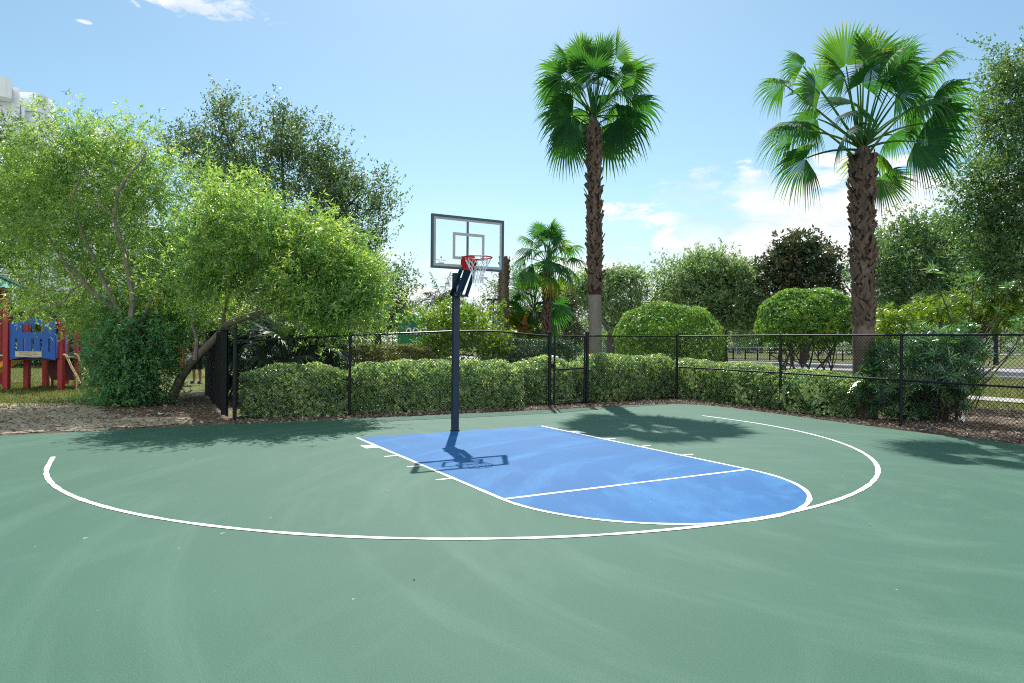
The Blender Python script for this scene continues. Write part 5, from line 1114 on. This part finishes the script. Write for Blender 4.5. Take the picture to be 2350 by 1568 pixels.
def block(name, label, x0, x1, d, y0, y1, m, extra=(), wins=(), dep=14):
    t = thing(name, label, 'building', gnd((x0+x1)/2, d)); mb = MB()
    def bx(xa, xb, ya, yb, dd, o=0, nm='wall', mm=m, dp=None):
        a, b = at(xa, ya, dd), at(xb, yb, dd); w = abs(xb-xa)/F*dd; zt_, zb_ = max(a[2], b[2]), min(a[2], b[2]); c = (a+b)/2+DEEP*((dp or dep)/2+o); q = MB(); q.box((c[0], c[1], (zt_+zb_)/2), (w, dp or dep, zt_-zb_), ax=(SIDE, DEEP, (0, 0, 1))); return q.build(nm, mm, t)
    bx(x0, x1, y0, 800, d)
    bx(x0-2, x1+2, y0-2.5, y0-.02, d-.3, nm='parapet')
    for xa, xb, ya, yb, o in extra: bx(xa, xb, ya, yb, d+o, 0, 'wing')
    for xa, xb, ya, yb in wins: bx(xa, xb, ya, yb, d-.06, -.2, 'window', MT['dkglass'], .25)
    return t
block('office_building', 'small white stepped building beyond the yellow green shrub, right of the hoop pole', 1062, 1103, 150, 703, 800, MT['stucco'], [(1040, 1086, 687, 800, 3)], [(1071, 1077, 712, 724), (1085, 1091, 712, 724)])
block('low_building', 'long low pale building behind the forked grey tree', 1395, 1512, 165, 694, 800, MT['stucco'], [], [(1470, 1478, 706, 716), (1490, 1500, 706, 716)])
block('low_building', 'white building glimpsed beyond the road through the oleander stems', 2305, 2420, 150, 708, 800, MT['stucco'], [], [(2322, 2340, 722, 738), (2350, 2370, 722, 738)])

# ================================================================== sign, lamps, poles, fences, cars beyond
MT['sgreen'] = paint('sign_green', (.012, .22, .075), .5, .4, var=.08); MT['steal'] = paint('sign_teal', (.008, .13, .085), .5, .4, var=.08); MT['letter'] = paint('letter_white', (.8, .8, .8), .5, .3, var=.03)
sgc = gnd(955, 50); sg = thing('monument_sign', 'large green monument sign with curved teal band and white letters', 'sign', sgc)
def SP(x, y, o=0.0): return at(x, y, 50)-DEEP*o
def sslab(pts, m, nm, o, t=.15): 
    b = [SP(x, y, o) for x, y in pts]; mb = MB(); v = b+[q+DEEP*t for q in b]; n = len(b); mb.add(v, [tuple(range(n)), tuple(range(2*n-1, n-1, -1))]+[(i, n+i, n+(i+1) % n, (i+1) % n) for i in range(n)]); return mb.build(nm, m, sg)
sslab([(912, 722), (948, 720), (968, 729), (982, 731), (984, 775), (982, 802), (975, 815), (912, 815)], MT['sgreen'], 'board', 0)
ar = [(905+55*math.cos(a), 762-54*math.sin(a)) for a in np.linspace(0.0, PI*.62, 14)]; ai = [(905+36*math.cos(a), 764-38*math.sin(a)) for a in np.linspace(PI*.62, 0.0, 14)]
sslab((ar+ai)[::1], MT['steal'], 'curved_band', .12, .1)
for x_, l, s in ((939, 'n', 1.05), (956, 'o', 1.05), (969, 'r', 1.05), (988, 'U', 1.25)): text_mesh('letter', l, s, SP(x_, 768, .26), SIDE, (0, 0, 1), MT['letter'], sg, .04)
mb = MB(); mb.box((sgc+at(940, 780, 50)*0)[:3]+np.array((0, 0, .05)), (4.2, .8, .3), ax=(SIDE, DEEP, (0, 0, 1))); mb.build('plinth', MT['concrete'], sg)
def lamp(name, label, x, d, ytop, kind, m='black', r=.07):
    b = gnd(x, d); H = at(x, ytop, d)[2]; t = thing(name, label, 'street lamp' if kind != 'util' else 'utility pole', b); mb = MB(); mb.tube([b+(0, 0, -.05), b+(0, 0, H)], [r*1.2, r*.8], 10)
    mb.build('pole', MT[m], t, smooth=True)
    if kind == 'arch':
        mb = MB(); mb.tube([b+(0, 0, H)+SIDE*-.0]+[b+np.array((0, 0, H))-SIDE*(.6-.6*math.cos(a))+np.array((0, 0, .75*math.sin(a))) for a in np.linspace(0, PI, 10)], .05, 6); mb.build('arched_arm', MT[m], t, smooth=True)
        mb = MB(); q = b+np.array((0, 0, H))-SIDE*1.2; mb.tube([q+(0, 0, .02), q+(0, 0, -.3)], [.10, .24], 10); mb.build('lamp_shade', MT[m], t)
    if kind == 'post':
        mb = MB(); mb.tube([b+(0, 0, H-.05), b+(0, 0, H+.1)], [.12, .16], 10); mb.tube([b+(0, 0, H+.55), b+(0, 0, H+.75)], [.26, .04], 10); mb.build('lamp_cap', MT[m], t); mb = MB(); mb.tube([b+(0, 0, H+.1), b+(0, 0, H+.55)], [.13, .2], 10); mb.build('lantern', MT['paper'], t); mb = MB(); mb.tube([b+(0, 0, -.05), b+(0, 0, .35), b+(0, 0, .5)], [.22, .2, .1], 10); mb.build('base', MT[m], t)
    if kind == 'arm':
        mb = MB(); mb.tube([b+(0, 0, H-.3), b+(0, 0, H)-SIDE*.4+(0, 0, .05), at(1114, 640, d)], .045, 6); mb.build('arm', MT[m], t, smooth=True); mb = MB(); mb.box(at(1110, 638, d), (.7, .25, .12), ax=(SIDE, DEEP, (0, 0, 1))); mb.build('lamp_head', MT[m], t)
    if kind == 'banner':
        mb = MB(); mb.box(at(x, ytop, d), (.9, .25, .12), ax=(SIDE, DEEP, (0, 0, 1))); mb.build('lamp_head', MT[m], t); mb = MB(); q = (at(x+4, 739, d)+at(x+13, 771, d))/2; mb.box(q, (.42, .03, 1.35), ax=(SIDE, DEEP, (0, 0, 1))); bn = mb.build('banner', MT['glass'], t); mb = MB(); mb.box(q-DEEP*.02+np.array((0, 0, -.45)), (.36, .01, .25), ax=(SIDE, DEEP, (0, 0, 1))); mb.build('banner_patch', MT['pbeige'], bn)
    return t
lamp('street_lamp', 'black lamp post with arched arm in front of the small white building', 1099, 70, 715, 'arch')
lamp('street_lamp', 'black lamp post with a blue banner, left of the bare palm trunk', 1132, 46, 688, 'banner')
lamp('street_lamp', 'grey street light pole with a long arm reaching towards the net', 1143, 62, 655, 'arm', 'steel', .12)
lamp('street_lamp', 'black lantern lamp post on the grass behind the oleander', 2286, 58, 700, 'post', 'black', .16)
lamp('utility_pole', 'thin distant utility pole left of the queen palm', 938, 130, 712, 'util', 'steel', .12)
mb = MB()
for (xa, ya, xb, yb) in ((700, 697, 1800, 703), (700, 708, 1800, 706), (700, 688, 1800, 690), (700, 714, 1800, 714)):
    a, b = at(xa, ya, 135), at(xb, yb, 150); t_ = np.linspace(0, 1, 14)[:, None]; P = a+(b-a)*t_; P[:, 2] -= np.sin(PI*t_[:, 0])*.8; mb.tube(P, .022, 4)
pl_ = thing('power_lines', 'thin power lines strung low across the sky behind the hoop', 'power line', gnd(1200, 140)); mb.build('wires', MT['steel'], pl_)
def rail_fence(name, label, a, b, n, h, m, rails, r=.035, mesh=False):
    t = thing(name, label, 'fence', a); 
    for i in range(n+1): q = a+(b-a)*i/n; mb = MB(); mb.box((q[0], q[1], h/2-.03), (.09, .09, h+.06)); mb.build('post', MT[m], t)
    for z in rails: mb = MB(); mb.bar(a+np.array((0, 0, z)), b+np.array((0, 0, z)), .05, .07); mb.build('rail', MT[m], t)
    if mesh:
        mb = MB(); L = np.linalg.norm(b-a)
        for s in np.arange(.12, L, .14): q = a+(b-a)*s/L; mb.tube([q+np.array((0, 0, .05)), q+np.array((0, 0, h-.05))], .012, 4)
        mb.build('pickets', MT[m], t)
rail_fence('low_fence', 'low dark green fence on the far verge, left of the spreading oak trunk', gnd(1250, 66), gnd(1500, 68), 9, 1.0, 'pgreen', (.95, .12), mesh=True)
rail_fence('low_fence', 'low dark fence on the far verge, between the spreading oak and the stemmed shrub', gnd(1655, 66), gnd(1990, 66), 12, 1.0, 'black', (.95, .1), mesh=True)
rail_fence('guard_rail', 'pale two rail fence along the median, in front of the dark car', gnd(1640, 92), gnd(2420, 96), 16, 1.15, 'steel', (1.05, .55))
mdl = lobes([(x, 801, 1.3, .45, .8) for x in range(1660, 2400, 22)], 97); v, f, r, *_ = crown_mesh('h', mdl, 160, 8, 8, .22, .1, .3, .25)
mh = thing('median_hedge', 'low dark hedge along the median in front of the cars', 'hedge', gnd(2000, 97)); link('foliage', quads('foliage', v, f, r), MT['hedge_dark'], mh)
MT['suv'] = paint('dark_blue_car_paint', (.012, .028, .045), .2, .6, .3, var=.1); MT['carw'] = paint('white_car_paint', (.75, .76, .77), .2, .6, var=.04); MT['tyre'] = paint('tyre', (.012, .012, .013), .8, .2)
def car(label, x, d, m, suv, rz_dir=1, group=None):
    b = gnd(x, d); t = thing('parked_car' if suv else 'car', label, 'car', b, group); ax = SIDE*rz_dir; L = 4.6; H = 1.68 if suv else 1.42; Wd = 1.8; T_ = DEEP
    prof = [(-2.3, .35), (-2.3, .75), (-2.15, .92), (-1.15, 1.0), (1.35 if not suv else 2.15, 1.02), (2.2, .95), (2.3, .7), (2.3, .35)]
    def lp(u, v, z): return b+ax*u+T_*v+np.array((0, 0, z))
    def loft(pr, w, mm, nm, par, win=0):
        n = len(pr); mb = MB(); v = [lp(u, -w/2+(.0 if z < .9 else .06), z) for u, z in pr]+[lp(u, w/2-(.0 if z < .9 else .06), z) for u, z in pr]; mb.add(v, [tuple(range(n)), tuple(range(2*n-1, n-1, -1))]+[(i, n+i, n+(i+1) % n, (i+1) % n) for i in range(n)]); o = mb.build(nm, mm, par); bv = o.modifiers.new('b', 'BEVEL'); bv.width = .05; bv.segments = 2; return o
    bd = loft(prof, Wd, m, 'body', t)
    cab = [(-1.2, .98), (-.55, H-.06), (-.2, H), (1.5 if suv else .75, H-.02), (2.1 if suv else 1.1, H-.25 if suv else H-.12), (2.2 if suv else 1.75, 1.0)]
    loft(cab, Wd-.22, m, 'cabin', t)
    win = [(-.98, 1.03), (-.46, H-.13), (1.35 if suv else .7, H-.13), (1.75 if suv else 1.4, 1.03)]
    mb = MB()
    for v0 in (-(Wd-.22)/2-.0+.045, (Wd-.22)/2-.045): mb.slab(win, ax, (0, 0, 1), T_, b+T_*(v0-.02), .04)
    mb.build('window', MT['dkglass'], t)
    for u in (-1.45, 1.45):
        for v0 in (-.86, .66):
            mb = MB(); mb.tube([lp(u, v0, .33), lp(u, v0+.2, .33)], .33, 16); w_ = mb.build('wheel', MT['tyre'], t, smooth=True); mb = MB(); mb.tube([lp(u, v0-.012, .33), lp(u, v0+.212, .33)], .2, 12); mb.build('rim', MT['steel'], w_)
    for u, mm, nm in ((-2.29, MT['paper'], 'headlight'), (2.29, MT['red'], 'tail_light')):
        for v0 in (-.65, .65): mb = MB(); mb.box(lp(u, v0, .74), (.06, .36, .14), ax=(ax, T_, (0, 0, 1))); mb.build(nm, mm, t)
    return t
car('dark blue car beyond the median, seen left of the stemmed round shrub', 1700, 112, MT['suv'], True)
car('white car passing on the far road, glimpsed through the oleander', 2238, 104, MT['carw'], False)
car('white car half hidden behind the thick palm trunk and oleander', 2120, 108, MT['carw'], True)
# small things by the fence
pt = at(2210, 962, 14.6); lt = thing('tag', 'small white paper tag caught at the foot of the oleander', 'paper tag', pt); mb = MB(); mb.slab([(-.055, .02), (.03, -.05), (.06, .06), (-.02, .12)], SIDE, (0, 0, 1), DEEP, pt+np.array((0, 0, -.02)), .006); mb.tube([pt+np.array((0, .01, .1)), pt+np.array((.02, .02, .32))], .003, 4); mb.build('card', MT['paper'], lt)
ws = np.array((7.9, -5.2, 0)); lw_ = thing('wrapper', 'crumpled white wrapper lying on the dirt by the court edge, under the side fence', 'litter', (8.15, -5.0, 0)); g = np.random.default_rng(3); mb = MB(); vv = [(8.15+x*.05+g.normal(0, .006), -5.0+y*.04, .0+abs(g.normal(0, .018))) for y in range(4) for x in range(4)]; mb.add(vv, [(y*4+x, y*4+x+1, y*4+x+5, y*4+x+4) for y in range(3) for x in range(3)]); mb.build('paper', MT['paper'], lw_)
cn = thing('paper_cup', 'tiny white scrap on the dirt beside the leaning trunk', 'litter', (-4.5, 5.2, 0)); mb = MB(); vv = [(-4.55+x*.05, 5.2+y*.04+g.normal(0, .006), .01+abs(g.normal(0, .02))) for y in range(4) for x in range(4)]; mb.add(vv, [(y*4+x, y*4+x+1, y*4+x+5, y*4+x+4) for y in range(3) for x in range(3)]); mb.build('paper', MT['paper'], cn)

# ================================================================== litter and grass
def scatter(boxes):
    out = []
    for x0, x1, y0, y1, n in boxes: out.append(np.stack([rng.uniform(x0, x1, n), rng.uniform(y0, y1, n)], 1))
    return np.concatenate(out)
P = scatter([(-12, -3.4, 2.85, 5.6, 2000), (-5.6, -3.4, 5, 12, 3000), (-3.3, 9.2, 2.85, 3.55, 9500), (7.95, 9.0, -12, 3.2, 8500), (9.0, 15, -14, 1, 16000), (-12, -5.6, 5, 10, 3000)])
def in_court(p): return (p[:, 0] < 6.6) & (p[:, 1] < 2.78) | (p[:, 0] < np.interp(p[:, 1], [-40, -4.7, -.66, 1.4, 2.2, 2.6, 2.8], [7.72, 7.72, 8.1, 8.28, 8.05, 7.4, 6.4])) & (p[:, 1] < 2.72)
keep = ~in_court(P); P = P[keep]; n = len(P)
p3 = np.concatenate([P, rng.uniform(-.02, .012, (n, 1))], 1); dd = rng.normal(0, 1, (n, 3)); dd[:, 2] *= .22; nn = rng.normal(0, .5, (n, 3))+np.array((0, 0, 1)); s = rng.uniform(.5, 1.5, n)
v, f = leaves(p3, dd, nn, .065*s, .030*s); v[:, 2] = np.maximum(v[:, 2], -.02)
tag(link('leaf_litter', quads('leaf_litter', v, f, rng.uniform(0, 1, n)), MT['deadleaf']), 'dry fallen leaves on the dirt along the fence', 'leaf litter', kind='stuff')
# scattered specks blown onto the court
P = np.concatenate([scatter([(-9, 7, -8, 2.6, 8)]), np.stack([rng.uniform(-3, 6.4, 130), 2.70-rng.exponential(.12, 130)], 1), np.stack([7.7-rng.exponential(.14, 110), rng.uniform(-9, .5, 110)], 1)]); n = len(P)
p3 = np.concatenate([P, np.full((n, 1), .016)], 1); dd = rng.normal(0, 1, (n, 3)); dd[:, 2] *= .1; s = rng.uniform(.4, .9, n); v, f = leaves(p3, dd, np.tile((0, 0, 1.0), (n, 1))+rng.normal(0, .2, (n, 3)), .045*s, .02*s); v[:, 2] = np.maximum(v[:, 2], .014)
tag(link('blown_leaves', quads('blown_leaves', v, f, rng.uniform(0, 1, n)), MT['deadleaf']), 'few small leaves blown onto the court edge', 'leaf litter', kind='stuff')
# twigs
mb = MB(); g = np.random.default_rng(12)
for x0, x1, y0, y1, k in ((-3.2, 8.6, 2.95, 3.5, 70), (8.1, 9.2, -8, 2.5, 46), (-8, -3.4, 3, 5, 26)):
    for i in range(k):
        c = np.array((g.uniform(x0, x1), g.uniform(y0, y1), .012)); a = g.uniform(0, 2*PI); L = g.uniform(.15, .55); e = c+np.array((math.cos(a)*L, math.sin(a)*L*.4, g.uniform(0, .05))); mb.tube(bend(c, e, .05, 4, i), [.008, .007, .005, .003], 4)
tag(mb.build('fallen_twigs', MT['twig']), 'pale dry twigs along the foot of the hedges', 'twigs', kind='stuff')
def blades(boxes, h, w, tall=1.0):
    P = scatter(boxes); n = len(P); d = rng.normal(0, .45, (n, 3)); d[:, 2] = 1; hh = h*rng.uniform(.4, 1.3, n)*tall; return leaves(np.concatenate([P, np.full((n, 1), -.045)], 1), d, rng.normal(0, 1, (n, 3)), hh, w), n
(v, f), n = blades([(-14, -4.5, 8.5, 20, 42000), (-12, -2, 20, 34, 20000), (-3.0, 14, 6, 16, 9000)], .075, .014)
(v2, f2), n2 = blades([(18.8, 33.2, -14, 22, 60000), (14.2, 17.2, -12, 6, 8000)], .09, .02)
v, f, r = join([(v, f, rng.uniform(0, 1, n)), (v2, f2, rng.uniform(0, 1, n2))]); tag(link('grass_blades', quads('grass_blades', v, f, r), MT['blade']), 'mown grass around the playground and along the road', 'grass', kind='stuff')

# ================================================================== sky, sun, camera
SUN_EL, SUN_AZ = R(51), math.atan2(.37, .72)           # azimuth from +Y towards +X
w = bpy.data.worlds.new('World'); scene.world = w; w.use_nodes = True; nt = w.node_tree; nt.nodes.clear()
wo = nt.nodes.new('ShaderNodeOutputWorld'); bg = nt.nodes.new('ShaderNodeBackground'); nt.links.new(bg.outputs[0], wo.inputs[0])
sky = nt.nodes.new('ShaderNodeTexSky'); sky.sky_type = 'NISHITA'; sky.sun_disc = False; sky.sun_elevation = SUN_EL; sky.sun_rotation = SUN_AZ
sky.air_density = 1.0; sky.dust_density = .6; sky.ozone_density = 1.6; sky.altitude = 0
tc = nt.nodes.new('ShaderNodeTexCoord'); sep = nt.nodes.new('ShaderNodeSeparateXYZ'); nt.links.new(tc.outputs['Generated'], sep.inputs[0])
def mth(op, a, b=None, c=None, clamp=False):
    n = nt.nodes.new('ShaderNodeMath'); n.operation = op; n.use_clamp = clamp
    for i, s in enumerate((a, b, c)):
        if s is None: continue
        if hasattr(s, 'links'): nt.links.new(s, n.inputs[i])
        else: n.inputs[i].default_value = s
    return n.outputs[0]
AZ = mth('ARCTAN2', sep.outputs[0], sep.outputs[1]); EL = mth('ARCSINE', sep.outputs[2])
cmb = nt.nodes.new('ShaderNodeCombineXYZ'); nt.links.new(AZ, cmb.inputs[0]); nt.links.new(mth('MULTIPLY', EL, 2.4), cmb.inputs[1])
n1 = noise(nt, 11, 10, .62, cmb.outputs[0], .3).outputs[0]; n2 = noise(nt, 3.6, 5, .55, cmb.outputs[0], .2).outputs[0]; n3 = noise(nt, 24, 8, .65, cmb.outputs[0], .5).outputs[0]
def azel(x, y):
    d = unit(at(x, y, 1)-CAM); return math.atan2(d[0], d[1]), math.asin(d[2])
def az_ramp(stops, scale):
    """top edge elevation as a function of azimuth"""
    fr = mth('MULTIPLY_ADD', AZ, 1/(2*PI), .5); n = nt.nodes.new('ShaderNodeValToRGB'); e = n.color_ramp.elements
    st = sorted((azel(x, y)[0]/(2*PI)+.5, max(0.0, azel(x, y)[1])/scale) for x, y in stops)
    while len(e) < len(st): e.new(.5)
    for el, (p, c) in zip(e, st): el.position = p; el.color = (c, c, c, 1)
    nt.links.new(fr, n.inputs[0]); return mth('MULTIPLY', n.outputs[0], scale)
top = az_ramp([(-600, 700), (500, 690), (870, 620), (960, 606), (1010, 655), (1070, 600), (1110, 566), (1150, 600), (1190, 615), (1260, 622), (1330, 618), (1400, 620), (1470, 600), (1540, 545), (1620, 510), (1700, 465), (1760, 440), (1850, 420), (1950, 385), (2050, 400), (2150, 420), (2250, 400), (2340, 370), (2700, 400)], .6)
edge = mth('SUBTRACT', top, EL); c1 = mth('MULTIPLY_ADD', edge, 16, mth('MULTIPLY', mth('SUBTRACT', n1, .5), 5.2))
bank = nt.nodes.new('ShaderNodeMapRange'); bank.interpolation_type = 'SMOOTHSTEP'; nt.links.new(c1, bank.inputs[0]); bank.inputs[1].default_value = -.45; bank.inputs[2].default_value = .2
def blob(x, y, rx, ry):
    a, e = azel(x, y); u = mth('MULTIPLY', mth('SUBTRACT', AZ, a), F/rx*.93); v_ = mth('MULTIPLY', mth('SUBTRACT', EL, e), F/ry*.93)
    return mth('SUBTRACT', 1.0, mth('ADD', mth('MULTIPLY', u, u), mth('MULTIPLY', v_, v_)))
small = None
for x, y, rx, ry in ((1650, 440, 130, 55), (1560, 500, 170, 26), (1715, 410, 60, 30), (430, 2, 160, 28), (190, 50, 16, 5), (540, 30, 40, 10), (1430, 478, 80, 16), (1600, 412, 60, 14)):
    b = blob(x, y, rx, ry); small = b if small is None else mth('MAXIMUM', small, b)
c2 = mth('ADD', mth('MULTIPLY', mth('MAXIMUM', small, -1.2), .9), mth('MULTIPLY', mth('SUBTRACT', n3, .51), 5.0))
sm = nt.nodes.new('ShaderNodeMapRange'); sm.interpolation_type = 'SMOOTHSTEP'; nt.links.new(c2, sm.inputs[0]); sm.inputs[1].default_value = .1; sm.inputs[2].default_value = .95
mask = mth('MAXIMUM', bank.outputs[0], mth('MULTIPLY', sm.outputs[0], .97))
# a few blue gaps inside the bank and grey undersides
gap = ramp(nt, [(.40, .25), (.52, 1.0)], n2).outputs[0]; mask = mth('MULTIPLY', mask, mth('MAXIMUM', gap, mth('MULTIPLY_ADD', EL, -5.0, 1.15, True)))
shade = ramp(nt, [(.38, (5.0, 5.9, 6.8)), (.53, (8.4, 8.4, 8.4))], mth('ADD', mth('MULTIPLY', n1, .5), mth('MULTIPLY', n2, .5))).outputs[0]
CLOUD_NODE = shade
SKY_GAIN = (.93, 1.10, 1.04)
skyc = mix(nt, 1.0, sky.outputs[0], SKY_GAIN, 'MULTIPLY')
hz = ramp(nt, [(0.0, .6), (.08, .3), (.22, .0)], EL).outputs[0]
skyc = mix(nt, hz, skyc, (6.7, 6.95, 7.6))
# added cloud-white glow behind the viewer, out of view, fills shaded fronts
bk = mth('MULTIPLY_ADD', sep.outputs[0], -math.sin(YAW), mth('MULTIPLY', sep.outputs[1], -math.cos(YAW)))
bmr = nt.nodes.new('ShaderNodeMapRange'); bmr.interpolation_type = 'SMOOTHSTEP'; nt.links.new(mth('ADD', bk, mth('MULTIPLY', mth('SUBTRACT', n2, .5), .9)), bmr.inputs[0]); bmr.inputs[1].default_value = .05; bmr.inputs[2].default_value = .45
skyc = mix(nt, bmr.outputs[0], skyc, (8.4, 9.2, 9.8))
fin = mix(nt, mask, skyc, shade); nt.links.new(fin, bg.inputs[0]); bg.inputs[1].default_value = .10
sl = bpy.data.lights.new('sun', 'SUN'); sl.energy = 5.0; sl.angle = R(.53); sl.color = (1, .975, .93)
so = bpy.data.objects.new('sun', sl); COL.objects.link(so)
sd = Vector((math.sin(SUN_AZ)*math.cos(SUN_EL), math.cos(SUN_AZ)*math.cos(SUN_EL), math.sin(SUN_EL))); so.rotation_euler = sd.to_track_quat('Z', 'Y').to_euler(); so.location = sd*40
cd = bpy.data.cameras.new('camera'); co = bpy.data.objects.new('camera', cd); COL.objects.link(co); scene.camera = co
cd.sensor_width = 36; cd.lens = F/2350*36; cd.clip_end = 3000; cd.clip_start = .05
from mathutils import Matrix
co.matrix_world = Matrix(((RT[0], UP[0], -FW[0], CAM[0]), (RT[1], UP[1], -FW[1], CAM[1]), (RT[2], UP[2], -FW[2], CAM[2]), (0, 0, 0, 1)))
vs = scene.view_settings; vs.view_transform = 'Standard'; vs.look = 'None'; vs.gamma = 1; vs.exposure = .42
scene.render.film_transparent = False; scene.render.filter_size = 1.1; scene.cycles.filter_width = 1.1
cy = scene.cycles; cy.max_bounces = 8; cy.diffuse_bounces = 3; cy.glossy_bounces = 2; cy.transmission_bounces = 4; cy.transparent_max_bounces = 8; cy.use_denoising = False; cy.caustics_reflective = False; cy.caustics_refractive = False
try: cy.sample_clamp_indirect = 6
except Exception: pass
